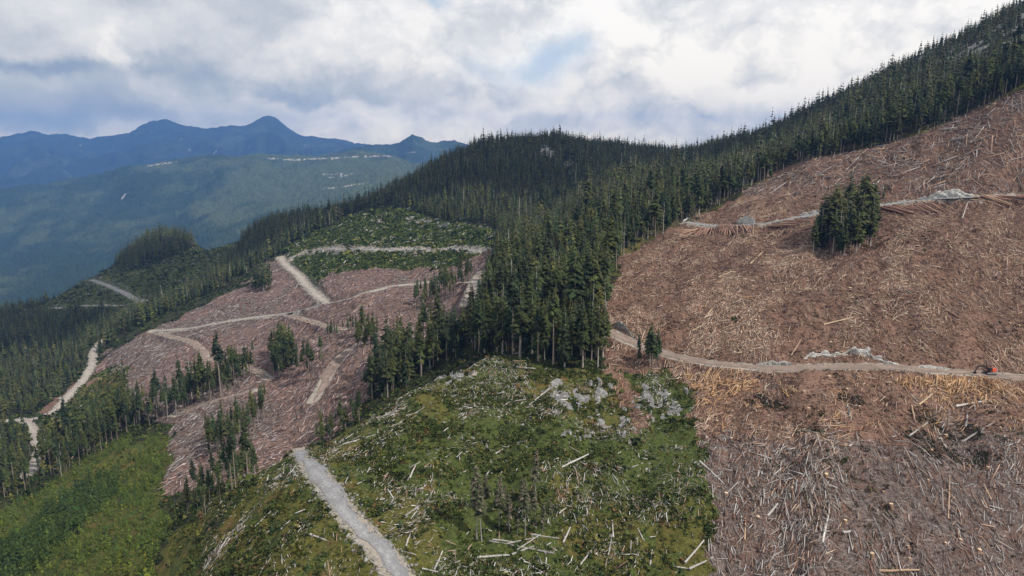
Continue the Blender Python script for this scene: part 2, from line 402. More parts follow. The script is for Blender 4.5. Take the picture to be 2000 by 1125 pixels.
def classes(x, y, z):
    px, py = project(x, y, z)
    qx, qy = warp(px, py, x, y)
    front = y < 300
    c = {}
    kn = inpoly(qx, qy, P_KNOLL) & (y < 290)
    spur = inpoly(qx, qy, P_SPUR) & (y < 300); kn = kn & ~spur
    cut = (inpoly(qx, qy, P_CUT) & (y < 640) & ~kn) | spur
    gf = np.clip((qy - 850) / 150 + .5 + .55 * fbm(x, y, 30, 4, 8), 0, 1) * cut
    grey = gf > .5
    cut2 = inpoly(qx, qy, P_CUT2) & (y > 262) & ~kn
    g2 = cut2 & ((fbm(x, y, 90, 3, 21) + (620 - qx) / 420) > 0.25)
    gcut = inpoly(qx, qy, P_GREENCUT) & (y > 600)
    regen = inpoly(qx, qy, P_REGEN) & ~kn
    shrub = inpoly(qx, qy, P_SHRUB) & (y > 300)
    oldc = inpoly(qx, qy, P_OLDCUT) & (y > 850)
    valc = inpoly(qx, qy, P_VALCUT) & (y > 450)
    green = kn | gcut | regen | shrub | oldc
    yb = fbm(x, y, 32, 4, 33)
    yellow = (kn & (yb + np.where(qx < 860, 0.45, -0.05) + np.where((qy > 920) & (qx > 880), 0.35, 0) + np.where((px < 600), 0.15, 0) > 0.22)) | (regen & (yb > -0.15)) | (shrub & (yb > 0.3))
    edge = (~cut) & (fbm(x, y, 8, 2, 5) > -0.4) & inpoly(px + 14, py + 12, P_CUT) & (y > 300) & (y < 640)
    yellow = yellow | edge
    fall = kn & (((qx > 1085) & (qx < 1205) & (qy > 745) & (qy < 850)) | ((qx > 1225) & (qx < 1330) & (qy > 745) & (qy < 815)) | ((qx > 835) & (qx < 930) & (qy > 712) & (qy < 758))) & (fbm(x * 1.6, y * .55, 3.2, 3, 71) > 0.22)
    fall |= ((qx > 1745) & (qy < 165 - (qx - 1745) * 0.33) & (y > 520) & (fbm(x, y, 12, 4, 72) > 0.42))
    nb = 14 * fbm(x, y, 12, 3, 73)
    fall |= (((px - 1070 + nb) / 13) ** 2 + ((py - 297 + .7 * nb) / 9) ** 2 < 1) & (y > 700)
    fall |= (((px - 1112 + nb) / 10) ** 2 + ((py - 322 + .7 * nb) / 7) ** 2 < 1) & (y > 700)
    rub = gcut & (fbm(x, y, 7, 3, 88) > np.where((qy > 420) & (qy < 448) & (qx > 790), 0.15, 0.9))
    rock = fall | rub
    return dict(gf=gf, knoll=kn, cut=cut, grey=grey, cut2=cut2, g2=g2, gcut=gcut, regen=regen, shrub=shrub, oldc=oldc, valc=valc, green=green, yellow=yellow, rock=rock, px=px, py=py)

# ------------------------------------------------------------------ terrain
def grid_faces(nu, ns):
    i = np.arange(nu - 1)[:, None] * ns + np.arange(ns - 1)[None]
    i = i.ravel()
    return np.stack([i, i + ns, i + ns + 1, i + 1], 1)

GNU, GNS = 1000, 900
gu = np.linspace(-1.08, 1.08, GNU); gs = np.linspace(math.log(78.0), math.log(2650.0), GNS)
UU, SS = np.meshgrid(gu, gs, indexing='ij'); YY = np.exp(SS).ravel(); XX = UU.ravel() * YY
ZZ, RD = height(XX, YY, True)
C = classes(XX, YY, ZZ)
micro = 0.30 * fbm(XX, YY, 3.0, 2, 61) * (C['knoll'] | C['cut'] | C['cut2'] | C['rock']) + C['rock'] * (0.2 + 0.9 * np.abs(fbm(XX, YY, 4.0, 3, 66))) * (RD > 2)
ZZ = ZZ + micro * np.clip(RD / 3, 0, 1)
onroad = np.clip(1 - RD / 2.2, 0, 1)
m1 = np.stack([(C['cut'] | (C['cut2'] & ~C['g2']) | C['valc']), C['green'] & ~C['rock'], C['rock']], 1).astype(np.float32)
yel = C['yellow'] * (.75 + .6 * fbm(XX, YY, 5, 3, 35)) * ~C['rock']
m2 = np.stack([np.maximum(C['gf'], np.maximum(C['g2'], .54 * C['cut2'])), np.clip(yel, 0, 1), np.zeros(len(XX))], 1).astype(np.float32)
m2[:, 2] = onroad * 0.8
for nms, wd_ in ((('long',), 7.0), (('switch', 'upper'), 4.0), (('old', 'terrace', 'near'), 2.5)):
    m2[:, 2] = np.maximum(m2[:, 2], np.clip(1.25 - road_dist(XX, YY, nms) / wd_, 0, 1) * .75)
me = mesh_np('terrain', np.stack([XX, YY, ZZ], 1), grid_faces(GNU, GNS), [M_GROUND], {'m1': m1, 'm2': m2}, smooth=True)
link('terrain', me, kind='structure')
print('terrain', time.time() - T0)

for nm, (hw, X, Y, Z) in RW.items():
    n = len(X); K = 9
    tx, ty = np.gradient(X), np.gradient(Y); L = np.hypot(tx, ty) + 1e-9
    nx, ny = -ty / L, tx / L
    wv = hw * (1 + 0.22 * vnoise(np.arange(n) * 0.23, np.full(n, 3.3), len(nm)))
    o = np.linspace(-1, 1, K)
    ends = np.minimum(np.arange(n), n - 1 - np.arange(n)) * 3.0
    if nm not in ('upper', 'mid'): wv = wv * np.clip(.2 + ends / ((7 if nm in ('skid', 'lower', 'branch', 'strip', 'haul', 'patch') else 2.2) * hw), 0, 1)
    lat = np.stack([1 + .42 * fbm(np.arange(n) * 3.0, np.full(n, 7.7 + q), 9, 3, 31 + len(nm) + q) for q in (0, 1)], 1)
    wv = np.where(o[None] < 0, (wv * lat[:, 0])[:, None], (wv * lat[:, 1])[:, None])
    jit = 1 + 0.22 * rng.normal(size=(n, K)) * (abs(o) > 0.9)
    PX = X[:, None] + nx[:, None] * o * wv * jit; PY = Y[:, None] + ny[:, None] * o * wv * jit
    PZ = Z[:, None] + 0.16 - 0.10 * (abs(o) > 0.95) - 0.05 * (abs(abs(o) - 0.45) < 0.13) + 0.03 * rng.normal(size=(n, K))
    V = np.stack([PX, PY, PZ], 2).reshape(-1, 3)
    e = np.repeat(abs(o)[None], n, 0).reshape(-1, 1)
    mt = M_ROAD_GREY if nm in ('near', 'long', 'upper', 'old', 'terrace') else (M_ROAD_BROWN if nm in ('mid', 'skid', 'lower', 'strip', 'branch', 'spur') else M_ROAD_TAN)
    link('gravel_road', mesh_np('gravel_road', V, grid_faces(n, K), [mt], {'edge': np.repeat(e, 3, 1)}, smooth=True), kind='structure')

# ------------------------------------------------------------------ far hills and mountains
def far_field(cols, Da, Db, nu, ns, u0, u1, rough, mat, name, paint):
    a, b_, c_ = [], [], []
    for px, rows in cols.items():
        for D, py in rows:
            u, e = ray(px, py); a.append(float(u)); b_.append(math.log(D)); c_.append(float(e))
    f = tps(np.array(a) * 1.5, np.array(b_), np.array(c_), 1e-4)
    U, S = np.meshgrid(np.linspace(u0, u1, nu), np.linspace(math.log(Da), math.log(Db), ns), indexing='ij')
    y = np.exp(S).ravel(); x = U.ravel() * y
    z = f(U.ravel() * 1.5, S.ravel()) * y
    z = z + rough(x, y)
    px, py = project(x, y, z)
    return link(name, mesh_np(name, np.stack([x, y, z], 1), grid_faces(nu, ns), [mat], {'m1': paint(px, py, x, y)}), kind='structure')

HC = {
 -600: [(2500, 720), (3100, 600), (4300, 510), (5300, 440), (6100, 395), (7200, 420)],
 0: [(2500, 690), (3000, 600), (4200, 505), (5200, 425), (6100, 372), (7200, 405)],
 250: [(2500, 650), (3000, 565), (4200, 480), (5200, 395), (6150, 325), (7200, 352)],
 400: [(2500, 620), (3000, 545), (4000, 465), (5000, 390), (6200, 306), (7200, 335)],
 550: [(2500, 590), (3000, 505), (4000, 430), (5000, 370), (5600, 332), (6200, 303), (7200, 332)],
 700: [(2500, 560), (3000, 475), (4000, 405), (5000, 352), (5700, 318), (6100, 300), (7200, 325)],
 790: [(2500, 540), (3000, 450), (4000, 392), (5000, 352), (6100, 314), (7200, 335)],
 900: [(2500, 520), (3000, 430), (4000, 400), (5000, 372), (6200, 348), (7200, 352)],
 1200: [(2500, 500), (4000, 420), (6200, 380), (7200, 375)],
}
def hill_paint(px, py, x, y):
    wx = px + 14 * fbm(x, y, 160, 3, 4); wy = py + 6 * fbm(x, y, 160, 3, 5)
    reg = np.full(len(x), 0.34) + 0.18 * np.clip((px - 250) / 220, 0, 1) + 0.2 * fbm(x, y, 500, 3, 12)
    for cx, cy, rx, ry, v in ((690, 355, 95, 22, .5), (430, 415, 45, 20, .35), (410, 418, 22, 12, .3), (620, 380, 80, 40, .3), (560, 360, 160, 60, .16), (720, 330, 90, 50, .2), (80, 460, 60, 18, .3), (300, 330, 70, 14, .25), (760, 330, 80, 20, .25)):
        reg += v * np.exp(-(((wx - cx) / rx) ** 2 + ((wy - cy) / ry) ** 2))
    bare = np.zeros(len(x))
    for pts, w in (([(520, 309), (575, 312), (640, 309), (700, 306), (765, 304)], 1.7), ([(630, 368), (660, 366), (690, 361), (713, 358)], 1.6), ([(640, 347), (690, 341), (715, 337)], 0.8), ([(288, 324), (320, 319), (345, 316)], 1.6), ([(630, 340), (690, 338)], 0.6), ([(238, 388), (245, 379)], 1.6)):
        for (ax, ay), (bx, by) in zip(pts[:-1], pts[1:]):
            t = np.clip(((px - ax) * (bx - ax) + (py - ay) * (by - ay)) / ((bx - ax) ** 2 + (by - ay) ** 2), 0, 1)
            d = np.hypot(px - ax - t * (bx - ax), (py - ay - t * (by - ay)))
            bare = np.maximum(bare, np.clip(1.1 - d / w * 1.0 + 0.55 * fbm(x, y, 70, 2, 77), 0, 1))
    return np.stack([reg, bare, bare * 0], 1)
def hill_rough(x, y):
    k = np.clip((y - 2700) / 600, 0, 1) * np.clip((6900 - y) / 900, 0.15, 1)
    return (60 * fbm(x + 0.35 * y, y * 0.45, 620, 4, 14)) * k + 10 * fbm(x, y, 45, 2, 15) + rng.uniform(-9, 9, len(x))
far_field(HC, 2500, 7200, 760, 420, -1.0, 0.25, hill_rough, M_HILL, 'hill', hill_paint)

def range_mesh(sky, Da, Dc, Db, ea_py, eb_py, nu, na, nb, u0, u1, mat, seed, gully, name):
    sky = np.array(sky, float)
    su, se = ray(sky[:, 0], sky[:, 1])
    U = np.linspace(u0, u1, nu); crest = np.interp(U, su, se)
    crest = crest + 0.0006 * fbm(U * 1e4, U * 0, 120, 3, seed)
    rows_t = np.concatenate([np.linspace(0, 1, na), 1 + np.linspace(0, 1, nb)[1:]])
    t = rows_t[None]; Uc = U[:, None]
    y = np.where(t <= 1, Da + (Dc - Da) * np.clip(t, 0, 1), Dc + (Db - Dc) * (t - 1)) + 0 * Uc
    x = Uc * y
    _, ea = ray(1000, ea_py); _, eb = ray(1000, eb_py)
    tt = np.clip(t, 0, 1)
    z = np.where(t <= 1, (ea * Da) * (1 - tt ** 1.25) + crest[:, None] * Dc * tt ** 1.25, crest[:, None] * Dc * (2 - t) + eb * Db * (t - 1))
    k = np.sin(np.pi * np.clip(t, 0, 1)) * (t <= 1)
    rid = 1 - np.abs(fbm((x + 0.25 * y).ravel(), (y * 0.5).ravel(), 900, 4, seed + 3)).reshape(x.shape)
    z = z + k * gully * (rid - 0.6) + 0 * x
    z = z + 8 * fbm(x.ravel(), y.ravel(), 60, 2, seed + 8).reshape(x.shape) + rng.uniform(-4, 6, x.shape)
    V = np.stack([x, y, z], 2).reshape(-1, 3)
    fx, fy = V[:, 0], V[:, 1]
    reg = 0.25 + 0.3 * fbm(fx, fy, 700, 3, seed + 20); br = 0.55 * (fbm(fx, fy, 120, 4, seed + 30) > 1.12)
    return link(name, mesh_np(name, V, grid_faces(nu, len(rows_t)), [mat], {'m1': np.stack([reg, br, br * 0], 1)}), kind='structure')
range_mesh([(-800, 262), (-500, 240), (-300, 262), (-120, 252), (0, 267.5), (45, 260), (61, 254.5), (75, 258), (94, 264), (122, 261.5), (150, 266), (175, 270), (215, 264), (252, 261), (273, 246.5), (297, 237), (322, 232.5), (350, 243), (364, 246.5), (413, 251), (448, 245), (480, 247), (500, 236), (512, 229), (524, 226.5), (537, 228), (567, 253), (590, 266), (610, 266), (640, 271), (670, 273), (700, 281), (760, 284), (900, 288), (1200, 300), (1700, 300)],
           7200, 11500, 15000, 420, 400, 1000, 170, 30, -1.4, 0.5, M_MOUNT, 101, 420, 'mountain')
range_mesh([(560, 330), (640, 300), (690, 287), (719, 284), (745, 283), (775, 282), (792, 271), (806, 264), (820, 268), (827, 272), (852, 279), (872, 275), (890, 274), (908, 282), (960, 296), (1050, 310), (1300, 330)],
           6300, 7900, 10500, 352, 400, 420, 130, 20, -0.36, 0.2, M_HILL, 131, 230, 'mountain')
# the ground between, far beneath everything, out to the horizon
n = 60
gx, gy = np.meshgrid(np.linspace(-10900, 8900, n), np.linspace(-5900, 15100, n), indexing='ij')
link('valley_ground', mesh_np('valley_ground', np.stack([gx.ravel(), gy.ravel(), np.full(n * n, -900.0)], 1), grid_faces(n, n), [M_HILL], {'m1': np.full((n * n, 3), 0.2)}), kind='structure')
print('hills', time.time() - T0)

# ------------------------------------------------------------------ camera, sun, sky
cam = bpy.data.cameras.new('camera'); cam.sensor_width = 36.0; cam.lens = 36.0 * F / 2000.0
cam.clip_start = 0.5; cam.clip_end = 80000
co_ = bpy.data.objects.new('camera', cam); COL.objects.link(co_)
co_.rotation_euler = (math.pi / 2 - PITCH, 0, 0); SC.camera = co_

SUN_AZ, SUN_EL = math.radians(118), math.radians(50)      # azimuth from +y (view direction) towards +x
sd = Vector((math.sin(SUN_AZ) * math.cos(SUN_EL), math.cos(SUN_AZ) * math.cos(SUN_EL), math.sin(SUN_EL)))
sl = bpy.data.lights.new('sun', 'SUN'); sl.energy = 4.0; sl.angle = math.radians(0.6); sl.color = (1.0, 0.95, 0.87)
so = bpy.data.objects.new('sun', sl); COL.objects.link(so); so.rotation_euler = sd.to_track_quat('Z', 'Y').to_euler(); so.location = (300, -200, 900)

w = bpy.data.worlds.new('World'); SC.world = w; w.use_nodes = True
t = NT(w.node_tree); bg = w.node_tree.nodes['Background']
sk = t.new('ShaderNodeTexSky'); sk.sky_type = 'NISHITA'; sk.sun_disc = False; sk.sun_elevation = SUN_EL; sk.sun_rotation = SUN_AZ; sk.altitude = 800
gen = t.new('ShaderNodeTexCoord').outputs['Generated']
dv = t.vmath('NORMALIZE', gen)
sx = t.new('ShaderNodeSeparateXYZ'); t.put(sx.inputs[0], dv)
az = t.math('ARCTAN2', sx.outputs[0], sx.outputs[1]); el = t.math('ARCSINE', sx.outputs[2])
def shift(v, o, sc=(1.0, 1.0, 1.0)): return t.vmath('ADD', t.vmath('MULTIPLY', v, sc), o)
def noise3(v, scale, det, rough, seed):
    n = t.new('ShaderNodeTexNoise'); t.put(n.inputs['Vector'], shift(v, seed)); n.inputs['Scale'].default_value = scale; n.inputs['Detail'].default_value = det; n.inputs['Roughness'].default_value = rough
    return n
# turbulence that frays every cloud edge
tw = t.vmath('SUBTRACT', noise3(dv, 9.0, 7, 0.6, (3.1, 1.7, 0.4)).outputs['Color'], (0.5, 0.5, 0.5))
dw = t.vmath('ADD', dv, t.vmath('SCALE', tw, scale=0.07))
ts_ = t.new('ShaderNodeSeparateXYZ'); t.put(ts_.inputs[0], tw)
azw = t.math('ADD', az, t.math('MULTIPLY', ts_.outputs[0], 0.20)); elw = t.math('ADD', el, t.math('MULTIPLY', ts_.outputs[2], 0.09))
def blob(px, py, rx, ry):
    u, e = ray(px, py); a0 = math.atan(float(u)); e0 = math.atan(float(e) * math.cos(a0))
    p = t.math('POWER', t.math('DIVIDE', t.math('SUBTRACT', azw, a0), rx / F), 2.0)
    q = t.math('POWER', t.math('DIVIDE', t.math('SUBTRACT', elw, e0), ry / F), 2.0)
    return t.math('EXPONENT', t.math('MULTIPLY', t.math('ADD', p, q), -1.0))
def cauli(scale, seed, sc=(1.0, 1.0, 1.35)):
    n = t.new('ShaderNodeTexVoronoi', feature='F1'); n.inputs['Scale'].default_value = scale; n.inputs['Detail'].default_value = 5.0; n.inputs['Roughness'].default_value = 0.55
    try: n.normalize = True
    except Exception: pass
    t.put(n.inputs['Vector'], shift(dw, seed, sc)); return t.math('SUBTRACT', 1.0, n.outputs['Distance'])
side = t.step(az, -0.60, 0.05)
layer = noise3(shift(dw, (0, 0, 0), (1.0, 1.0, 2.6)), 4.2, 6, 0.55, (1.3, 6.1, 2.2)).outputs['Fac']       # flat banks
ca = cauli(7.0, (4.0, 1.0, 7.0)); cb = cauli(7.0, (3.985, 1.012, 7.03))
heap = t.math('MULTIPLY', t.step(t.math('ADD', ca, t.math('MULTIPLY', layer, 0.5)), 0.86, 1.04), t.math('ADD', 0.30, t.math('MULTIPLY', side, 0.70)))
val = t.math('ADD', t.math('ADD', 0.585, t.math('MULTIPLY', side, 0.105)), t.math('MULTIPLY', t.math('SUBTRACT', layer, 0.5), 0.66))
val = t.math('ADD', val, t.math('MULTIPLY', t.math('SUBTRACT', heap, 0.30), 0.30))
val = t.math('ADD', val, t.math('MULTIPLY', t.math('SUBTRACT', ca, cb), t.math('ADD', 0.45, t.math('MULTIPLY', side, 0.55))))
fine = noise3(dw, 40.0, 6, 0.6, (2.2, 7.4, 5.3)).outputs['Fac']
val = t.math('ADD', val, t.math('MULTIPLY', t.math('SUBTRACT', fine, 0.5), 0.16))
for px, py, rx, ry, v in ((70, 138, 170, 13, -.40), (60, 225, 150, 24, -.24), (230, 205, 120, 26, -.10), (400, 120, 80, 70, -.22), (560, 172, 130, 22, -.26), (700, 192, 120, 15, -.18), (1230, 246, 120, 24, -.24), (1490, 70, 120, 40, -.06), (1480, 250, 160, 26, -.08), (960, 180, 60, 20, -.05),
                          (120, 70, 140, 50, .06), (262, 110, 20, 50, .28), (600, 207, 90, 10, .26), (690, 228, 140, 8, .14), (720, 45, 60, 40, .16), (900, 60, 100, 70, .12), (1020, 212, 40, 12, .26), (1110, 215, 50, 16, .14), (1340, 112, 100, 32, .24), (1590, 25, 190, 30, .22), (1190, 60, 60, 60, .14), (1390, 250, 24, 9, .26), (1600, 160, 300, 110, .06), (950, 255, 250, 16, .06), (100, 262, 200, 12, .14)):
    val = t.math('ADD', val, t.math('MULTIPLY', blob(px, py, rx, ry), v))
cloud = t.ramp(val, [(0.16, (0.29, 0.355, 0.46)), (0.40, (0.47, 0.52, 0.58)), (0.58, (0.66, 0.69, 0.73)), (0.76, (0.83, 0.84, 0.85)), (1.0, (1.03, 1.025, 1.01))])
hole = t.math('ADD', blob(1065, 103, 60, 34), t.math('ADD', blob(872, 0, 30, 22), t.math('MULTIPLY', blob(1010, 140, 80, 26), 0.7)))
hole = t.math('MULTIPLY', hole, 0.62, clamp=True)
# the sky lies beyond many kilometres of air near the horizon: it is brighter and warmer there before that air dims it
hb = t.math('EXPONENT', t.math('MULTIPLY', t.math('MAXIMUM', el, 0.0), -11.0))
cloud = t.vmath('MULTIPLY', cloud, t.mix(hb, (1.10, 1.08, 1.05), (2.30, 1.90, 1.16)))
skycol = t.mix(hole, t.vmath('SCALE', cloud, scale=9.0), t.vmath('SCALE', t.mix(0.5, sk.outputs[0], (5.4, 7.6, 9.4)), scale=1.0))
t.put(bg.inputs[0], skycol); bg.inputs[1].default_value = 0.105
w.cycles.sampling_method = 'MANUAL'; w.cycles.sample_map_resolution = 512

SC.view_settings.view_transform = 'Standard'; SC.view_settings.look = 'None'
SC.view_settings.exposure = 0.12; SC.view_settings.gamma = 1.0

# ------------------------------------------------------------------ clouds high overhead, above the frame: their shade lies on the hills
def make_cloud_mat():
    m = bpy.data.materials.new('cloud'); m.use_nodes = True; nt = m.node_tree; nt.nodes.clear()
    o = nt.nodes.new('ShaderNodeOutputMaterial'); mx = nt.nodes.new('ShaderNodeMixShader'); a = nt.nodes.new('ShaderNodeBsdfTransparent'); d = nt.nodes.new('ShaderNodeBsdfDiffuse')
    d.inputs[0].default_value = (.85, .86, .88, 1); mx.inputs[0].default_value = .50
    nt.links.new(a.outputs[0], mx.inputs[1]); nt.links.new(d.outputs[0], mx.inputs[2]); nt.links.new(mx.outputs[0], o.inputs[0]); return m
M_CLOUD = make_cloud_mat()
def cloud_over(gx, gy, rx, ry, alt, seed):
    k = (alt + 60) / math.tan(SUN_EL); c = (gx + math.sin(SUN_AZ) * k, gy + math.cos(SUN_AZ) * k, alt)
    n, ns = 72, 30; A, B = np.meshgrid(np.linspace(0, 2 * np.pi, n), np.linspace(0.001, np.pi - .001, ns), indexing='ij')
    x, y, z = np.sin(B) * np.cos(A), np.sin(B) * np.sin(A), np.cos(B)
    q = 1 + .38 * fbm(np.sin(A).ravel() * 1.3 + z.ravel(), np.cos(A).ravel() * 1.3 - z.ravel(), .55, 4, seed).reshape(A.shape)
    V = np.stack([c[0] + x * rx * q, c[1] + y * ry * q, c[2] + np.where(z > 0, z * 170 * q, z * 45)], 2).reshape(-1, 3)
    link('cloud', mesh_np('cloud', V, grid_faces(n, ns), [M_CLOUD], smooth=True), kind='stuff')
cloud_over(110, 1060, 320, 210, 1500, 301)
cloud_over(-680, 900, 350, 340, 1500, 303)

# ------------------------------------------------------------------ haze
def make_haze():
    m = bpy.data.materials.new('haze'); m.use_nodes = True
    nt = m.node_tree; nt.nodes.clear()
    out = nt.nodes.new('ShaderNodeOutputMaterial'); v = nt.nodes.new('ShaderNodeVolumePrincipled')
    v.inputs['Color'].default_value = (0.16, 0.37, 0.90, 1); v.inputs['Density'].default_value = 7.2e-5; v.inputs['Anisotropy'].default_value = 0.0
    nt.links.new(v.outputs[0], out.inputs['Volume'])
    return m
def box(x0, x1, y0, y1, z0, z1):
    V = [(x, y, z) for x in (x0, x1) for y in (y0, y1) for z in (z0, z1)]
    Fq = [(0, 1, 3, 2), (4, 6, 7, 5), (0, 4, 5, 1), (2, 3, 7, 6), (0, 2, 6, 4), (1, 5, 7, 3)]
    return np.array(V, float), np.array(Fq)
V, Fq = box(-11000, 9000, -6000, 15200, -902, 900)
hz = link('haze', mesh_np('haze', V, Fq, [make_haze()]), kind='stuff')
SC.cycles.volume_bounces = 0
SC.cycles.max_bounces = 4; SC.cycles.diffuse_bounces = 2; SC.cycles.glossy_bounces = 1; SC.cycles.transparent_max_bounces = 4
SC.cycles.use_adaptive_sampling = True; SC.cycles.adaptive_threshold = 0.01
print('sky', time.time() - T0)
# ------------------------------------------------------------------ materials for things
def mat_tint(name, rough=0.85, bump=None, objvar=0.25, grain=None, spec=0.12):
    m, t, b = material(name)
    c = t.attr('tint')
    r = t.new('ShaderNodeObjectInfo').outputs['Random']
    k = t.math('ADD', 1.0 - objvar, t.math('MULTIPLY', r, 2 * objvar))
    c = t.vmath('SCALE', c, scale=k)
    if grain:
        co = t.new('ShaderNodeTexCoord').outputs['Object']
        mp = t.new('ShaderNodeMapping'); t.put(mp.inputs[0], co); mp.inputs['Scale'].default_value = grain
        n = t.noise(mp.outputs[0], 1.0, 5, 0.7)
        c = t.vmath('SCALE', c, scale=t.math('ADD', 0.35, t.math('MULTIPLY', n, 1.3)))
        bp = t.new('ShaderNodeBump'); bp.inputs['Strength'].default_value = 0.6; bp.inputs['Distance'].default_value = 0.05
        t.put(bp.inputs['Height'], n); t.put(b.inputs['Normal'], bp.outputs[0])
    t.put(b.inputs['Base Color'], c)
    b.inputs['Roughness'].default_value = rough; b.inputs['Specular IOR Level'].default_value = spec
    return m
M_NEEDLE = mat_tint('needles', 0.8, objvar=0.22)
M_BARK = mat_tint('bark', 0.9, objvar=0.25)
M_WOOD = mat_tint('weathered_wood', 0.85, objvar=0.22, grain=(0.6, 6.0, 6.0))
M_STICK = mat_tint('broken_wood', 0.85, objvar=0.0)
M_LEAF = mat_tint('shrub_leaves', 0.7, objvar=0.0)
def make_rock(name='rock', k=1.0):
    m, t, b = material(name)
    co = t.new('ShaderNodeTexCoord').outputs['Object']
    r = t.new('ShaderNodeObjectInfo').outputs['Random']
    n = t.noise(co, 1.3, 8, 0.72, 0.6)
    c = t.ramp(n, [(0.3, (0.10, 0.095, 0.088)), (0.46, (0.26, 0.25, 0.232)), (0.62, (0.42, 0.405, 0.375)), (0.8, (0.54, 0.52, 0.485))])
    c = t.mix(t.step(t.noise(co, 0.5, 4, 0.6), 0.58, 0.72), c, (0.20, 0.155, 0.10))
    c = t.vmath('SCALE', c, scale=t.math('MULTIPLY', t.math('ADD', 0.75, t.math('MULTIPLY', r, 0.45)), k))
    t.put(b.inputs['Base Color'], c)
    bp = t.new('ShaderNodeBump'); bp.inputs['Strength'].default_value = 0.9; bp.inputs['Distance'].default_value = 0.25
    t.put(bp.inputs['Height'], n); t.put(b.inputs['Normal'], bp.outputs[0])
    return m
M_ROCK = make_rock()
M_ROCK_PALE = make_rock('fresh_rock', 1.32)

# ------------------------------------------------------------------ conifer prototypes (height 1)
def frond(V, Fc, Tn, p, phi, L, droop, w, tint, r):
    ca, sa = math.cos(phi), math.sin(phi)
    k = len(V)
    m = (0.52 * L, -droop * 0.30 * L); e = (L, -droop * L)
    def P(a, b, c): return (p[0] + a * ca - b * sa, p[1] + a * sa + b * ca, p[2] + c)
    dz = w * r.uniform(0.35, 0.9)
    V += [P(0, 0, 0), P(m[0], 0, m[1]), P(m[0] * r.uniform(.8, 1.1), w, m[1] - dz), P(m[0] * r.uniform(.8, 1.1), -w, m[1] - dz), P(e[0], 0, e[1])]
    Fc += [(k, k + 1, k + 2), (k, k + 3, k + 1), (k + 1, k + 4, k + 2), (k + 1, k + 3, k + 4)]
    Tn += [tint] * 5

GREENS = [(0.038, 0.050, 0.017), (0.028, 0.041, 0.017), (0.050, 0.058, 0.018), (0.024, 0.036, 0.018), (0.042, 0.050, 0.019)]
def conifer(seed, base, rad, whorls, per, sub, green, power=0.8, ragged=0.35, spike=0.0, wf=.34):
    r = np.random.default_rng(seed)
    V, Fc, Tn = [], [], []
    bx, by = r.normal(0, 0.006, 2)
    top = 1.0 - spike
    for i in range(whorls):
        f = (i + r.uniform(-0.4, 0.4)) / whorls; f = min(max(f, 0), 1)
        z = base + (top - base) * f
        prof = (1 - f) ** power
        if f < 0.18: prof *= 0.55 + 2.5 * f
        for j in range(per):
            if r.random() < ragged * 0.55: continue
            phi = r.uniform(0, 2 * math.pi); L = max(rad * prof * r.uniform(1 - ragged, 1 + ragged), 0.010)
            p = (bx * z, by * z, z + r.normal(0, 0.006))
            tn = np.array(green) * r.uniform(0.65, 1.4) * np.array([r.uniform(.9, 1.15), 1, r.uniform(.85, 1.15)])
            dr = r.uniform(0.25, 0.75)
            frond(V, Fc, Tn, p, phi, L, dr, L * wf, tn, r)
            for s in range(sub):
                ds = r.uniform(0.25, 0.6); q = (p[0] + ds * L * math.cos(phi), p[1] + ds * L * math.sin(phi), p[2] - dr * 0.3 * ds * L)
                frond(V, Fc, Tn, q, phi + (1 if s % 2 else -1) * r.uniform(0.4, 0.9), L * r.uniform(0.4, 0.65), dr * 1.2, L * 0.2, tn * r.uniform(0.8, 1.25), r)
    # leader
    frond(V, Fc, Tn, (0, 0, top - 0.02), 0, 0.004, -5.0, 0.006, np.array(green), r)
    if base > 0.3:   # a few dead twigs below the crown
        for i in range(5):
            frond(V, Fc, Tn, (0, 0, r.uniform(base * 0.45, base)), r.uniform(0, 6.3), rad * r.uniform(.2, .5), 0.4, 0.004, np.array((.16, .14, .12)), r)
    return np.array(V), np.array(Fc), np.array(Tn)

def trunk(seed, r0, top, sides, col, bend=0.008, rings=5, rt=0.16):
    r = np.random.default_rng(seed); V, Fq, T = [], [], []
    off = np.array([0.0, 0.0])
    for i in range(rings + 1):
        f = i / rings; z = -0.015 + f * (top + 0.015)
        rad = r0 * ((1 - f) * (1 - rt) + rt) * (1.35 if i == 0 else 1)
        if i: off = off + r.normal(0, bend, 2) / rings
        for k in range(sides):
            a = 2 * math.pi * k / sides
            V.append((off[0] + rad * math.cos(a), off[1] + rad * math.sin(a), z)); T.append(np.array(col) * r.uniform(0.8, 1.2))
    for i in range(rings):
        for k in range(sides):
            Fq.append((i * sides + k, i * sides + (k + 1) % sides, (i + 1) * sides + (k + 1) % sides, (i + 1) * sides + k))
    Fq.append(tuple(range(rings * sides, rings * sides + sides))[:4]) if sides == 4 else None
    return np.array(V), np.array([q for q in Fq if q]), np.array(T)

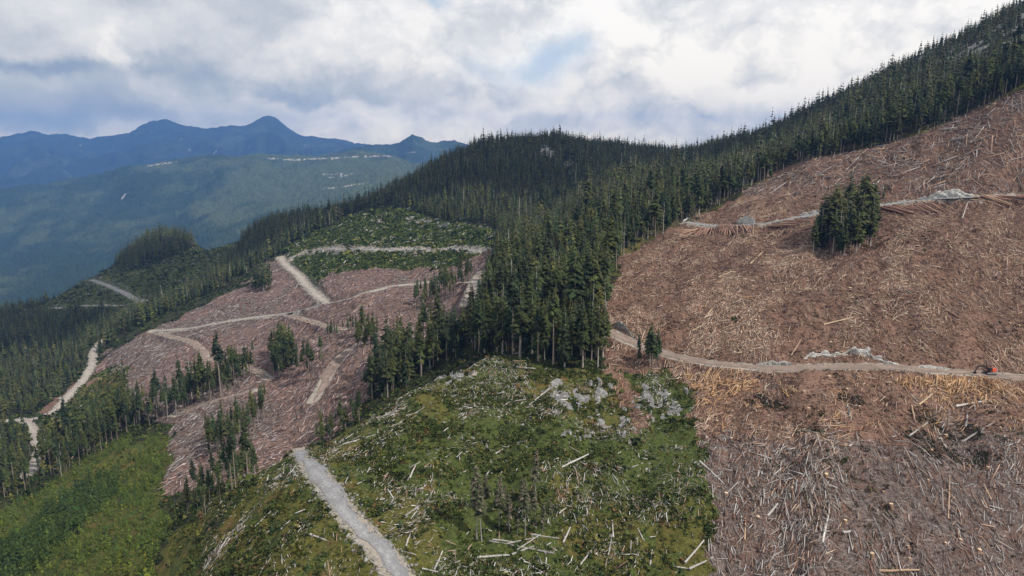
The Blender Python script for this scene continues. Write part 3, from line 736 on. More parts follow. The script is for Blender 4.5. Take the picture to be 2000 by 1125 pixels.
BARKS = [(0.30, 0.265, 0.225), (0.24, 0.20, 0.165), (0.37, 0.34, 0.305), (0.22, 0.175, 0.14)]
KINDS = []   # base, radius, power, ragged, spike
SPEC = [(0.32, .118, .75, .40, 0), (0.48, .105, .7, .45, 0), (0.24, .125, .8, .40, 0), (0.56, .095, .6, .5, .03), (0.38, .100, .65, .5, .06), (0.64, .090, .6, .55, 0), (0.15, .135, .85, .35, 0), (0.44, .120, .55, .5, .04)]
NEAR, MID, FAR = [], [], []
for i, (b0, rd, pw, rg, spk) in enumerate(SPEC):
    gcol = GREENS[i % 5]; bk = BARKS[i % 4]
    NEAR.append((conifer(100 + i, b0, rd * 1.12, 34, 5, 2, gcol, pw, rg, spk), trunk(200 + i, .0130, .96, 7, bk)))
    MID.append((conifer(300 + i, b0 * .8, rd * 1.18, 24, 5, 0, gcol, pw * .9, rg * 1.1, spk, .40), trunk(400 + i, .0125, .93, 4, bk, rings=3)))
    FAR.append((conifer(500 + i, min(b0, .3) * .6, rd * 1.22, 10, 4, 0, gcol, pw, .3, spk, .72), trunk(600 + i, .014, .9, 3, bk, rings=1)))
YOUNG = [conifer(700 + i, 0.03, .20 + .03 * (i % 3), 12, 4, 0, ((.030, .055, .020), (.038, .062, .020), (.026, .050, .022), (.050, .068, .020))[i % 4], .85, .35) for i in range(6)]
YOUNGF = [conifer(720 + i, 0.03, .24 + .03 * (i % 3), 6, 3, 0, ((.045, .070, .016), (.060, .082, .016), (.032, .055, .018), (.075, .088, .018))[i % 4], .85, .35) for i in range(6)]

def scatter_merge(protos, idx, x, y, z, sx, sz, rot, tint=None):
    """one big vertex array from copies of small prototypes; protos = [(V, F, T)]"""
    Vs, Fs, Ts, off = [], [], [], 0
    for p, (V, Fc, T) in enumerate(protos):
        m = np.nonzero(idx == p)[0]
        if not len(m): continue
        c, s = np.cos(rot[m])[:, None], np.sin(rot[m])[:, None]
        X = (V[None, :, 0] * c - V[None, :, 1] * s) * sx[m][:, None] + x[m][:, None]
        Y = (V[None, :, 0] * s + V[None, :, 1] * c) * sx[m][:, None] + y[m][:, None]
        Z = V[None, :, 2] * sz[m][:, None] + z[m][:, None]
        Vs.append(np.stack([X, Y, Z], 2).reshape(-1, 3))
        tt = np.repeat(T[None], len(m), 0)
        if tint is not None: tt = tt * tint[m][:, None, :]
        Ts.append(tt.reshape(-1, 3))
        Fs.append((Fc[None] + (np.arange(len(m)) * len(V))[:, None, None] + off).reshape(-1, Fc.shape[1]))
        off += len(m) * len(V)
    if not Vs: return None
    return np.concatenate(Vs), np.concatenate(Fs), np.concatenate(Ts)

# ------------------------------------------------------------------ where trees stand
def jitter(x0, x1, y0, y1, d, seed):
    r = np.random.default_rng(seed)
    gx, gy = np.meshgrid(np.arange(x0, x1, d), np.arange(y0, y1, d), indexing='ij')
    return gx.ravel() + r.uniform(-.48, .48, gx.size) * d, gy.ravel() + r.uniform(-.48, .48, gx.size) * d

def band(pts, w):
    """a strip polygon w photo rows deep above a base line"""
    return list(pts) + [(x, y - w) for x, y in reversed(pts)]

# stand: polygon of tree feet in the photo, nearest and farthest distance, spacing, height, spread, phrase
STANDS = [
 ('island', [(1586, 500), (1618, 488), (1650, 500), (1698, 490), (1716, 440), (1700, 412), (1650, 420), (1594, 455)], 320, 440, 4.5, 21, .26, 'the isolated stand on the brown clearcut'),
 ('island2', [(1712, 392), (1728, 392), (1728, 378), (1712, 378)], 380, 440, 4.6, 10, .1, 'the brown clearcut behind the isolated stand'),
 ('crest', [(932, 690), (1000, 695), (1060, 712), (1130, 728), (1187, 716), (1192, 640), (1182, 575), (1100, 560), (1000, 560), (950, 590), (915, 650)], 255, 430, 5.0, 25, .24, 'the dense stand behind the knoll crest'),
 ('shoulder', [(800, 720), (850, 722), (930, 690), (925, 640), (870, 650), (820, 670)], 255, 400, 6.0, 17, .3, 'the ragged trees beside the dense stand'),
 ('hollow', [(712, 790), (770, 778), (826, 735), (822, 690), (770, 690), (735, 735)], 262, 420, 4.8, 22, .22, 'the tall clump in the hollow'),
 ('clump_skid', [(690, 690), (738, 680), (742, 655), (705, 655)], 330, 520, 5.0, 19, .2, 'the small clump at the skid road'),
 ('row_top', [(805, 615), (850, 600), (932, 560), (930, 540), (860, 570), (805, 590)], 420, 640, 6.0, 18, .2, 'the thin row below the pale landing'),
 ('clump_mid', [(533, 740), (560, 738), (580, 725), (572, 680), (545, 680), (532, 700)], 400, 600, 5.2, 21, .2, 'the upright clump amid the far clearcut'),
 ('clump_mid2', [(592, 748), (626, 735), (626, 715), (595, 720)], 380, 560, 5.0, 20, .2, 'the clump beside the brown skid road'),
 ('row_tiny', [(640, 672), (700, 655), (700, 640), (640, 655)], 430, 560, 6.5, 14, .2, 'the thin row along the far branch road'),
 ('strip', band([(196, 880), (240, 852), (300, 832), (345, 818), (400, 790), (450, 768), (500, 735)], 34), 380, 560, 4.6, 20, .25, 'the long strip between the far clearcuts'),
 ('strip2', band([(395, 900), (430, 885), (480, 860), (520, 815)], 34), 290, 450, 3.9, 15, .22, 'the short strip below the grey clearcut'),
 ('leftstrip', band([(-80, 1000), (0, 985), (60, 960), (130, 930), (200, 885), (235, 858)], 62), 300, 520, 5.6, 17, .28, 'the open strip above the bright young growth'),
 ('edge', [(335, 1075), (352, 1085), (395, 1020), (440, 970), (505, 935), (500, 905), (440, 935), (380, 985), (340, 1040)], 195, 330, 5.4, 13, .28, 'the thin strip along the knoll edge'),
 ('pocket', [(608, 872), (640, 868), (705, 818), (700, 795), (640, 835)], 200, 330, 4.4, 9, .25, 'the dark pocket behind the knoll edge'),
 ('gully', [(1240, 722), (1292, 722), (1292, 700), (1245, 700)], 238, 298, 2.7, 12.5, .2, 'the small group by the road bend'),
 ('roadtop', [(492, 575), (528, 572), (528, 545), (495, 550)], 650, 900, 5.5, 24, .2, 'the dark clump below the switchback road'),
 ('knob', [(225, 520), (245, 485), (300, 458), (355, 458), (380, 478), (340, 500), (280, 522), (250, 530)], 1000, 1400, 7.0, 20, .2, 'the knob'),
 ('ridgeband', [(190, 690), (250, 650), (420, 568), (500, 520), (545, 500), (585, 468), (650, 438), (700, 413), (755, 402), (800, 330), (800, 300), (700, 370), (600, 410), (500, 440), (470, 482), (420, 545), (320, 595), (285, 605), (230, 640)], 560, 1300, 5.6, 19, .22, 'the ridge band'),
 ('slope', [(-250, 560), (0, 560), (90, 560), (165, 540), (95, 588), (45, 612), (150, 612), (285, 603), (255, 640), (205, 662), (195, 690), (150, 738), (112, 778), (60, 812), (0, 815), (-250, 830)], 540, 1400, 5.6, 13, .3, 'the slope'),
 ('oldcut', P_OLDCUT, 850, 1400, 24, 9, .3, 'the old cut'),
 ('lowleft', [(-200, 830), (0, 830), (45, 830), (60, 870), (50, 930), (0, 985), (-200, 1020)], 330, 640, 7.5, 13, .28, 'the left edge'),
 ('shrubtrees', P_SHRUB, 330, 640, 15, 8, .4, 'the shrubs'),
 ('main', [(2600, -400), (2600, 120), (2000, 176), (1905, 213), (1832, 247), (1745, 279), (1640, 302), (1542, 321), (1492, 349), (1440, 384), (1390, 410), (1335, 436), (1270, 468), (1215, 500), (1190, 570), (1000, 590), (935, 590), (950, 545), (968, 500), (975, 470), (962, 442), (915, 436), (850, 428), (800, 410), (760, 402), (800, 320), (850, 240), (950, 200), (1100, 200), (1300, 230), (1600, 100)], 300, 1350, 4.7, 19.5, .25, 'the main forest'),
]
tx, ty, th, ts = [], [], [], []
for k, (nm, poly, d0, d1, sp_, h, hv, phrase) in enumerate(STANDS):
    r = np.random.default_rng(900 + k)
    P = np.array(poly, float)
    us, _ = ray(P[:, 0], np.full(len(P), 500.0)); ul, uh = us.min() - .02, us.max() + .02
    x, y = jitter(min(ul * d0, ul * d1), max(uh * d0, uh * d1), d0, d1, sp_, 40 + k)
    m = (x / y > ul) & (x / y < uh); x, y = x[m], y[m]
    z = base_h(x, y) + bumps(x, y)
    px, py = project(x, y, z)
    m = inpoly(px + 5 * vnoise(x / 9, y / 9, 7), py + 4 * vnoise(x / 9, y / 9, 8), poly)
    x, y = x[m], y[m]
    hh = h * np.exp(r.normal(0, hv, len(x)))
    if nm == 'main': hh = hh * np.interp(y, [300, 600, 900, 1100], [1.06, 1.0, .82, .72]) * (1 - 0.35 * ((py[m] < 140) & (px[m] > 1600)))
    tx.append(x); ty.append(y); th.append(hh); ts.append(np.full(len(x), k))
tx, ty, th, ts = map(np.concatenate, (tx, ty, th, ts))
tz, trd = height(tx, ty, True)
SI = {s[0]: i for i, s in enumerate(STANDS)}
# the rock faces near the ridge top and on the round hill stay open
pxb, pyb = project(tx, ty, tz)
keep = (trd > 1.2) & (np.abs(tx / ty) < 1.02)
open_rock = (ts == SI['main']) & (((pxb > 1745) & (pyb < 170 - (pxb - 1745) * 0.33) & (fbm(tx, ty, 12, 4, 72) > 0.12)) | ((abs(pxb - 1070) < 13) & (abs(pyb - 299) < 11) & (ty > 700)) | ((abs(pxb - 1112) < 11) & (abs(pyb - 324) < 9) & (ty > 700)))
keep &= ~open_rock
# drop what lies wholly behind a crest
E = LAT.copy(); Emax = np.maximum.accumulate(E, axis=1)
hor = bil(Emax, tx / ty, np.log(ty) - 0.02)
keep &= (tz + th) / ty > hor - 0.002
tx, ty, tz, th, ts = tx[keep], ty[keep], tz[keep], th[keep], ts[keep]
N = len(tx)
tk = rng.integers(0, len(SPEC), N); trot = rng.uniform(0, 6.283, N); twid = rng.uniform(0.8, 1.25, N)
edge_like = np.isin(ts, [SI[k] for k in ('strip', 'strip2', 'edge', 'leftstrip', 'row_top', 'row_tiny', 'clump_mid2')])
tk = np.where(edge_like, rng.choice([1, 3, 5, 3, 5, 1, 7, 4], N), tk); twid = np.where(edge_like, twid * .68, twid * .9)
isl = ts == SI['island']; tk = np.where(isl, rng.choice([0, 2, 6, 7, 4], N), tk); twid = np.where(isl, twid * 1.2, twid)
print('trees', N, time.time() - T0)

# which trees show largest: painter's raster of simple tree shapes, far to near
RWD, RHT = 1024, 576
buf = np.full((RHT, RWD), -1, np.int32)
bx_, by_ = project(tx, ty, tz); ux_, uy_ = project(tx, ty, tz + th)
q = RWD / 2000.0
for i in np.argsort(-ty):
    x0 = bx_[i] * q; y1 = by_[i] * q; y0 = uy_[i] * q; hp = y1 - y0
    if x0 < -5 or x0 > RWD + 5 or y1 < 0 or y0 > RHT or hp < 2: continue
    a, b = int(max(y0, 0)), int(min(y1 + 1, RHT)); w_ = max(1.0, 0.085 * hp)
    for r0, r1, ww in ((a, (a + b) // 2, w_ * 0.6), ((a + b) // 2, b, w_)):
        buf[r0:r1, int(max(0, x0 - ww)):int(min(RWD, x0 + ww + 1))] = i
cnt = np.bincount(buf[buf >= 0], minlength=N)
IND = np.argsort(-cnt)[:300]
is_ind = np.zeros(N, bool); is_ind[IND] = True

# ------------------------------------------------------------------ the forest: all trees but the 300 that show largest, one object
def merge_trees(sel, protos, mtl):
    r = np.random.default_rng(5)
    i = np.nonzero(sel)[0]
    tint = np.exp(r.normal(0, .22, len(i)))[:, None] * np.stack([r.uniform(.85, 1.2, len(i)), np.ones(len(i)), r.uniform(.8, 1.15, len(i))], 1)
    cr = scatter_merge([p[0] for p in protos], tk[i], tx[i], ty[i], tz[i] - .2, th[i] * twid[i], th[i], trot[i], tint)
    tr = scatter_merge([p[1] for p in protos], tk[i], tx[i], ty[i], tz[i] - .2, th[i] * twid[i], th[i], trot[i], np.where(r.random(len(i)) < .78, r.uniform(.25, .5, len(i)), r.uniform(.7, 1.1, len(i)))[:, None] * np.ones((1, 3)))
    return cr, tr
parts = []
rest = ~is_ind
for sel, pr in ((rest & (ty < 560), MID), (rest & (ty >= 560), FAR)):
    if sel.any():
        cr, tr = merge_trees(sel, pr, None)
        parts += [(cr, 0), (tr, 1)]
off = 0; Vs, Fs, Ts, Ms = [], [], [], []
for (V, Fc, T), mi in sorted(parts, key=lambda p: p[0][1].shape[1]):
    Vs.append(V); Fs.append(Fc + off); Ts.append(T); Ms.append(np.full(len(Fc), mi)); off += len(V)
link('forest', mesh_np('forest', np.concatenate(Vs), Fs, [M_NEEDLE, M_BARK], {'tint': np.concatenate(Ts)}, np.concatenate(Ms)), kind='stuff')
print('forest', off, time.time() - T0)

# ------------------------------------------------------------------ labels: what tells a thing from its neighbours
WORDS = lambda s: len(s.split())
def rank3(v, names):
    a, b = np.quantile(v, [1 / 3, 2 / 3]); return [names[0] if t < a else names[1] if t < b else names[2] for t in v]

def place_tree(i, label, group):
    k = tk[i]
    root = bpy.data.objects.new('conifer_tree', None); COL.objects.link(root)
    root.empty_display_size = 0.1
    root.location = (tx[i], ty[i], tz[i] - .2); root.rotation_euler = (0, 0, trot[i]); root.scale = (th[i] * twid[i], th[i] * twid[i], th[i])
    root['label'] = label; root['category'] = 'tree'; root['group'] = group
    for nm, src in (('trunk', TRUNK_SRC[k]), ('crown', CROWN_SRC[k])):
        if src[1] is None:
            src[1] = link(nm, src[0]); o = src[1]
        else:
            o = src[1].copy(); COL.objects.link(o)
        o.parent = root
    return root
CROWN_SRC = [[mesh_np('crown', p[0][0], p[0][1], [M_NEEDLE], {'tint': p[0][2]}), None] for p in NEAR]
TRUNK_SRC = [[mesh_np('trunk', p[1][0], p[1][1], [M_BARK], {'tint': p[1][2]}, smooth=True), None] for p in NEAR]

def tree_labels(idx, phrase):
    """label of every tree of one stand, from its own look and its spot in the stand"""
    lab = {}
    hs, xs, ds = th[idx], bx_[idx], ty[idx]
    n = len(idx)
    if n == 1: return {idx[0]: 'dark conifer with a ragged crown in ' + phrase}
    order = [('tallest conifer of ', np.argmax(hs)), ('shortest conifer of ', np.argmin(hs)), ('leftmost conifer of ', np.argmin(xs)), ('rightmost conifer of ', np.argmax(xs)), ('nearest conifer of ', np.argmin(ds))]
    for t_, j in order:
        if idx[j] not in lab: lab[idx[j]] = t_ + phrase
    H = rank3(hs, ('short', 'middling', 'tall')); X = rank3(xs, ('left', 'middle', 'right')); Dp = rank3(ds, ('front', 'inner', 'back'))
    W = ['bare-trunked' if SPEC[tk[i]][0] > .38 else 'low-branched' for i in idx]
    for j, i in enumerate(idx):
        if i not in lab: lab[i] = f'{H[j]} {W[j]} conifer, {Dp[j]} row, {X[j]} part of {phrase}'
    return lab
for k, st in enumerate(STANDS):
    idx = [i for i in IND if ts[i] == k]
    if not idx: continue
    ph = {'main': 'the forest edge above the clearcut', 'ridgeband': 'the forest band along the ridge', 'slope': 'the dark forested left slope', 'lowleft': 'the trees by the pale road fork', 'shrubtrees': 'the shrubby slope below the pale road', 'oldcut': 'the old green cut', 'knob': 'the wooded knob'}.get(st[0], st[7])
    if st[0] == 'main':
        # split the long forest edge into stretches one can find
        segs = [(1190, 'the forest edge nearest the dense stand'), (1420, 'the forest edge over the upper road end'), (1640, 'the forest edge under the smooth ridge'), (1820, 'the forest edge over the slash field'), (9999, 'the forest edge under the rocky top')]
        lo = -9999
        for hi, p2 in segs:
            sub = [i for i in idx if lo <= bx_[i] < hi]; lo = hi
            if sub:
                for i, l in tree_labels(np.array(sub), p2).items(): place_tree(i, l, 'conifers of ' + p2)
        continue
    for i, l in tree_labels(np.array(idx), ph).items(): place_tree(i, l, 'conifers of ' + ph)
print('individual trees', time.time() - T0)

# ------------------------------------------------------------------ dead trees: bleached trunks in the forest and thin dying trees on the knoll
def snag_parts(seed, broken):
    r = np.random.default_rng(seed)
    V, Fq, T = trunk(seed, .0105, r.uniform(.75, .97) if broken else 1.0, 6, (0.40, 0.375, 0.34), bend=.02, rings=5, rt=.35 if broken else .12)
    bV, bF, bT = [], [], []
    for i in range(26):
        z = r.uniform(.42, .95); L = .075 * (1.15 - z) * r.uniform(.5, 1.5)
        frond(bV, bF, bT, (0, 0, z), r.uniform(0, 6.28), L, r.uniform(-.3, .7), .0035, np.array((.33, .30, .265)) * r.uniform(.7, 1.1), r)
    return mesh_np('trunk', V, Fq, [M_BARK], {'tint': T}, smooth=True), mesh_np('crown', np.array(bV), np.array(bF), [M_BARK], {'tint': np.array(bT)})
SNAGS = [snag_parts(1000 + i, i % 2 == 0) for i in range(5)]
def dying_parts(seed):
    r = np.random.default_rng(seed)
    V, Fq, T = trunk(seed, .0085, .97, 6, (0.27, 0.25, 0.225), bend=.03, rings=6)
    bV, bF, bT = [], [], []
    for i in range(170):
        z = r.uniform(.42, 1.0) ** .85; L = .14 * (1.12 - z) ** .7 * r.uniform(.4, 1.25)
        col = np.array(((.075, .072, .045), (.045, .055, .026), (.12, .095, .07))[r.integers(3)]) * r.uniform(.7, 1.3)
        frond(bV, bF, bT, (0, 0, z), r.uniform(0, 6.28), L, r.uniform(.2, .8), L * .3, col, r)
    return mesh_np('trunk', V, Fq, [M_BARK], {'tint': T}, smooth=True), mesh_np('crown', np.array(bV), np.array(bF), [M_NEEDLE], {'tint': np.array(bT)})
DYING = [dying_parts(1100 + i) for i in range(4)]
def place_pair(name, meshes, names, x, y, h, wd, label, cat, group, tilt=0.0, sink=.3):
    root = bpy.data.objects.new(name, None); COL.objects.link(root); root.empty_display_size = .1
    root.location = (x, y, h1(x, y) - sink); root.scale = (h * wd, h * wd, h); root.rotation_euler = (rng.normal(0, tilt), rng.normal(0, tilt), rng.uniform(0, 6.28))
    root['label'] = label; root['category'] = cat; root['group'] = group
    for nm, me in zip(names, meshes): link(nm, me, parent=root)
    return root
# dying trees on the knoll (feet in the photo, height in photo rows)
DY = [(931, 1042, 165), (941, 1046, 135), (975, 1020, 120), (950, 1000, 95), (995, 1035, 92), (1025, 1042, 128), (1048, 1020, 90), (1020, 1000, 85), (1060, 1040, 72), (1075, 1030, 60), (985, 985, 62), (1046, 985, 118), (1010, 1042, 60)]
hi_ = max(d[2] for d in DY)
for j, (px, py, hp) in enumerate(DY):
    x, y = pick(px, py); h = hp * float(y[0]) / F * 1.04
    d = 'tallest' if hp == hi_ else 'tall' if hp > 110 else 'short' if hp < 75 else 'middling'
    s = 'left side' if px < 960 else 'right side' if px > 1035 else 'middle'
    nth = 'thin dying tree with brown crown, ' + d + ', ' + s + ' of the sparse group on the knoll'
    place_pair('dying_tree', DYING[j % 4], ('trunk', 'crown'), float(x[0]), float(y[0]), h, 1.15, nth, 'tree', 'dying trees on the knoll', .02)
# bleached snags among the living forest
r = np.random.default_rng(77)
vis = np.nonzero((cnt > 3) & (~is_ind) & np.isin(ts, [SI['main'], SI['crest'], SI['strip'], SI['ridgeband'], SI['hollow'], SI['leftstrip'], SI['island'], SI['strip2'], SI['edge']]))[0]
wts = np.where((bx_[vis] > 1120) & (bx_[vis] < 1460), 3.0, 1.0) * np.where(by_[vis] > 240, 1, .5) * np.where(inpoly(bx_[vis] + 26, by_[vis] + 20, P_CUT), 6.0, 1.0)
sn = r.choice(vis, 210, replace=False, p=wts / wts.sum())
SNP = {'main': 'the main forest', 'crest': 'the dense stand behind the knoll crest', 'strip': 'the long strip between the far clearcuts', 'ridgeband': 'the forest band along the ridge', 'hollow': 'the tall clump in the hollow', 'leftstrip': 'the strip above bright young growth', 'island': 'the isolated stand on the clearcut', 'strip2': 'the short strip below the grey clearcut', 'edge': 'the thin strip along the knoll edge'}
for i in sn:
    st = STANDS[ts[i]][0]; ph = SNP[st]; hh = th[i] * r.uniform(.8, 1.12); br = int(r.integers(5))
    if st == 'main':
        ph = 'forest ' + ('on the round hill' if bx_[i] < 1160 and by_[i] < 440 else 'below the saddle' if bx_[i] < 1440 else 'under the smooth ridge' if bx_[i] < 1640 else 'over the slash field' if bx_[i] < 1830 else 'under the rocky top') + (', upper part' if ty[i] > 620 else ', lower part')
    lab = ('broken-topped' if br % 2 == 0 else 'whole') + (' tall' if hh > 22 else ' short' if hh < 15 else '') + ' bleached snag in ' + ph
    place_pair('dead_tree', SNAGS[br], ('trunk', 'crown'), float(tx[i]) + 2.2, float(ty[i]) - 2.4, hh, r.uniform(.95, 1.3), lab, 'dead tree', 'bleached snags in ' + ph.split(',')[0], .02)
print('snags', time.time() - T0)
# ------------------------------------------------------------------ slash: broken wood lying over the clear-cuts
def sample_area(n, u0, u1, d0, d1, seed, gamma=1.0):
    """random ground points between two distances; gamma 1 = even per square metre, 0 = even in log distance"""
    r = np.random.default_rng(seed)
    q = r.random(n); p = 2.0 * gamma
    D = (d0 ** p + q * (d1 ** p - d0 ** p)) ** (1 / p) if gamma > 0 else np.exp(math.log(d0) + q * math.log(d1 / d0))
    return r.uniform(u0, u1, n) * D, D, r

def sticks(x, y, L, rad, ang, col, r, lift=.12, tilt=.0):
    dx, dy = np.cos(ang) * L / 2, np.sin(ang) * L / 2
    xa, ya, xb, yb = x - dx, y - dy, x + dx, y + dy
    za, zb, zm = height(xa, ya), height(xb, yb), height(x, y)
    up = np.maximum(0, zm - (za + zb) / 2) * .8 + lift + rad * .6 + r.uniform(0, .35, len(x))
    ti = r.normal(0, 1, len(x)) * tilt * L
    A = np.stack([xa, ya, za + up + np.maximum(ti, 0)], 1); B = np.stack([xb, yb, zb + up + np.maximum(-ti, 0)], 1)
    d = B - A; d /= np.linalg.norm(d, axis=1)[:, None] + 1e-9
    s = np.cross(d, np.array([0, 0, 1.0])); s /= np.linalg.norm(s, axis=1)[:, None] + 1e-9
    n = np.cross(s, d)
    tp = r.uniform(.35, .9, len(x))[:, None]; R = rad[:, None]
    V = np.stack([A + s * R, A + n * R, A - s * R, A - n * R, B + s * R * tp, B + n * R * tp, B - s * R * tp, B - n * R * tp], 1).reshape(-1, 3)
    f = np.array([(0, 1, 5, 4), (1, 2, 6, 5), (2, 3, 7, 6), (3, 0, 4, 7), (3, 2, 1, 0), (4, 5, 6, 7)])
    Fq = (f[None] + (np.arange(len(x)) * 8)[:, None, None]).reshape(-1, 4)
    return V, Fq, np.repeat(col, 8, 0)

def palette(r, n, cols, wts):
    i = r.choice(len(cols), n, p=np.array(wts) / sum(wts))
    return np.array(cols)[i] * np.exp(r.normal(0, .18, n))[:, None]
TAN, PALE, BRN, DRK, GRY, WHT, ORG = (.36, .245, .178), (.47, .36, .285), (.20, .112, .078), (.075, .052, .042), (.27, .235, .215), (.44, .415, .40), (.40, .24, .125)

def slash_field(name, n, u0, u1, d0, d1, seed, gamma, test, Lr, Rr, cols_of, lift=.12, tilt=.07):
    x, y, r = sample_area(n, u0, u1, d0, d1, seed, gamma)
    z, rd = height(x, y, True)
    C_ = classes(x, y, z)
    m = test(C_, x, y, r) & (rd > 1.3)
    if u1 < 0: m = test(C_, x, y, r) & ((rd > 1.3) | ((road_dist(x, y, ('switch', 'haul', 'long', 'valley', 'fork')) > 1.5) & (r.random(len(x)) < .30)))
    x, y = x[m], y[m]; C_ = {k: v[m] for k, v in C_.items()}; n = len(x)
    L = np.clip(np.exp(r.normal(math.log(Lr[0]), Lr[1], n)), .5, Lr[2])
    rad = np.clip(L * Rr[0] * np.exp(r.normal(0, .45, n)), .03, Rr[1])
    L = np.where(rd[m] < L * .45 + 1.0, np.minimum(L, 1.6), L)
    ang = np.where(r.random(n) < .68, 1.28 + r.normal(0, .33, n), r.uniform(0, math.pi, n)) + .45 * fbm(x, y, 25, 2, 19)
    col = cols_of(C_, x, y, r)
    V, Fq, T = sticks(x, y, L, rad, ang, col, r, lift, tilt)
    link(name, mesh_np(name, V, Fq, [M_STICK], {'tint': T}), kind='stuff')
    print(name, n, time.time() - T0)

def cut_cols(C_, x, y, r):
    n = len(x)
    a = palette(r, n, [TAN, PALE, BRN, DRK, GRY], [.19, .06, .45, .20, .10])
    b = palette(r, n, [GRY, WHT, BRN, DRK, TAN], [.30, .15, .26, .17, .12])
    c = palette(r, n, [GRY, BRN, TAN, DRK, WHT], [.36, .30, .14, .14, .06])
    o = palette(r, n, [ORG, TAN, PALE, BRN], [.34, .34, .17, .15])
    up = (C_['py'] < 385) & (C_['px'] > 1380)
    org = (C_['py'] > 728) & (C_['py'] < 840) & (fbm(x, y, 18, 3, 51) > -.05)
    hp = bright_heaps(x, y)
    l = palette(r, n, [PALE, TAN, ORG, BRN], [.42, .36, .08, .14]); d_ = palette(r, n, [BRN, DRK, TAN], [.5, .38, .12])
    a = np.where((r.random(n) < np.clip(hp * 2.0 - .25, 0, .9))[:, None], l, np.where((r.random(n) < np.clip(-hp * 2.0 - .1, 0, .9))[:, None], d_, a))
    return np.where((r.random(n) < C_['gf'])[:, None], b, np.where(up[:, None], c, np.where(org[:, None], o, a)))
def bright_heaps(x, y): return fbm(x * .8 - y * .6, (y * .8 + x * .6) * .38, 13, 4, 52)
slash_field('slash', 330000, .11, .84, 120, 540, 21, .8, lambda C_, x, y, r: C_['cut'] & (r.random(len(x)) < .60 + .5 * bright_heaps(x, y)), (1.15, .55, 5), (.040, .15), cut_cols)
slash_field('slash', 16000, .13, .84, 125, 540, 26, .8, lambda C_, x, y, r: C_['cut'] & (r.random(len(x)) < .30 + .9 * bright_heaps(x, y)), (2.9, .45, 8), (.029, .16), cut_cols, lift=.25)
slash_field('splintered_wood', 60000, .11, .84, 120, 540, 29, .8, lambda C_, x, y, r: C_['cut'] & (r.random(len(x)) < np.clip(2.4 * bright_heaps(x * 1.1, y * 1.1) - .85, 0, .9)), (1.7, .5, 5.5), (.040, .15), lambda C_, x, y, r: np.where((r.random(len(x)) < C_['gf'])[:, None], palette(r, len(x), [WHT, GRY, PALE, BRN], [.28, .36, .18, .18]), palette(r, len(x), [PALE, TAN, (.52, .40, .29)], [.4, .3, .3])), lift=.35)
def combed(C_, x, y, r):
    n = len(x); return palette(r, n, [GRY, BRN, TAN, DRK, WHT], [.36, .28, .16, .12, .08])
slash_field('slash', 9000, .2, .84, 375, 540, 27, 1.0, lambda C_, x, y, r: C_['cut'] & (C_['py'] < 378) & (r.random(len(x)) < .55 + .6 * fbm(x, y, 20, 2, 63)), (6.5, .45, 16), (.024, .26), combed, lift=.5)
O1 = [(1335, 722), (1420, 722), (1500, 738), (1560, 765), (1500, 800), (1420, 790), (1345, 800)]; O2 = [(1740, 742), (1860, 738), (2010, 742), (2010, 785), (1900, 795), (1800, 780)]
slash_field('splintered_wood', 60000, .2, .84, 190, 275, 30, 1.0, lambda C_, x, y, r: C_['cut'] & (inpoly(C_['px'], C_['py'], O1) | inpoly(C_['px'], C_['py'], O2)) & (r.random(len(x)) < .5 + .8 * fbm(x, y, 9, 3, 65)), (1.8, .5, 6), (.045, .18), lambda C_, x, y, r: palette(r, len(x), [(.47, .285, .15), (.52, .36, .22), (.36, .21, .115), (.25, .14, .08)], [.32, .28, .25, .15]), lift=.3, tilt=.12)
def cut2_cols(C_, x, y, r):
    n = len(x)
    a = palette(r, n, [TAN, PALE, BRN, DRK, GRY], [.22, .16, .26, .12, .24]); a[:, 2] *= 1.16
    b = palette(r, n, [GRY, WHT, BRN, DRK], [.40, .14, .26, .20])
    return np.where(C_['g2'][:, None], b, a)
slash_field('slash', 150000, -.64, -.01, 255, 920, 22, .8, lambda C_, x, y, r: (C_['cut2'] | C_['valc']) & (r.random(len(x)) < .75), (1.9, .5, 8), (.042, .24), cut2_cols)
slash_field('bleached_debris', 130000, -.5, .42, 112, 285, 23, .9, lambda C_, x, y, r: C_['knoll'] & (r.random(len(x)) < np.clip(.12 + .5 * fbm(x, y, 13, 3, 53), .03, 1)), (.58, .6, 3.6), (.062, .14), lambda C_, x, y, r: palette(r, len(x), [(.50, .48, .46), WHT, GRY, TAN, BRN], [.16, .34, .28, .10, .12]), tilt=.22)
slash_field('bleached_debris', 9000, -.5, .42, 112, 285, 28, .9, lambda C_, x, y, r: C_['knoll'] & C_['rock'], (1.2, .5, 3), (.10, .3), lambda C_, x, y, r: palette(r, len(x), [WHT, GRY, TAN], [.5, .4, .1]))
slash_field('bleached_debris', 16000, -.42, -.01, 600, 1000, 24, .9, lambda C_, x, y, r: C_['gcut'] & (r.random(len(x)) < np.clip(.10 + .7 * fbm(x, y, 18, 3, 54), .02, 1)), (2.2, .5, 6), (.10, .5), lambda C_, x, y, r: palette(r, len(x), [WHT, GRY, TAN], [.4, .5, .1]), lift=.9)
slash_field('bleached_debris', 22000, -.82, -.36, 300, 1350, 25, .6, lambda C_, x, y, r: (C_['shrub'] | C_['oldc']) & (r.random(len(x)) < np.clip(.15 + .5 * fbm(x, y, 25, 3, 55), .02, 1)), (2.2, .5, 7), (.07, .4), lambda C_, x, y, r: palette(r, len(x), [WHT, GRY, TAN], [.3, .5, .2]), lift=.7)

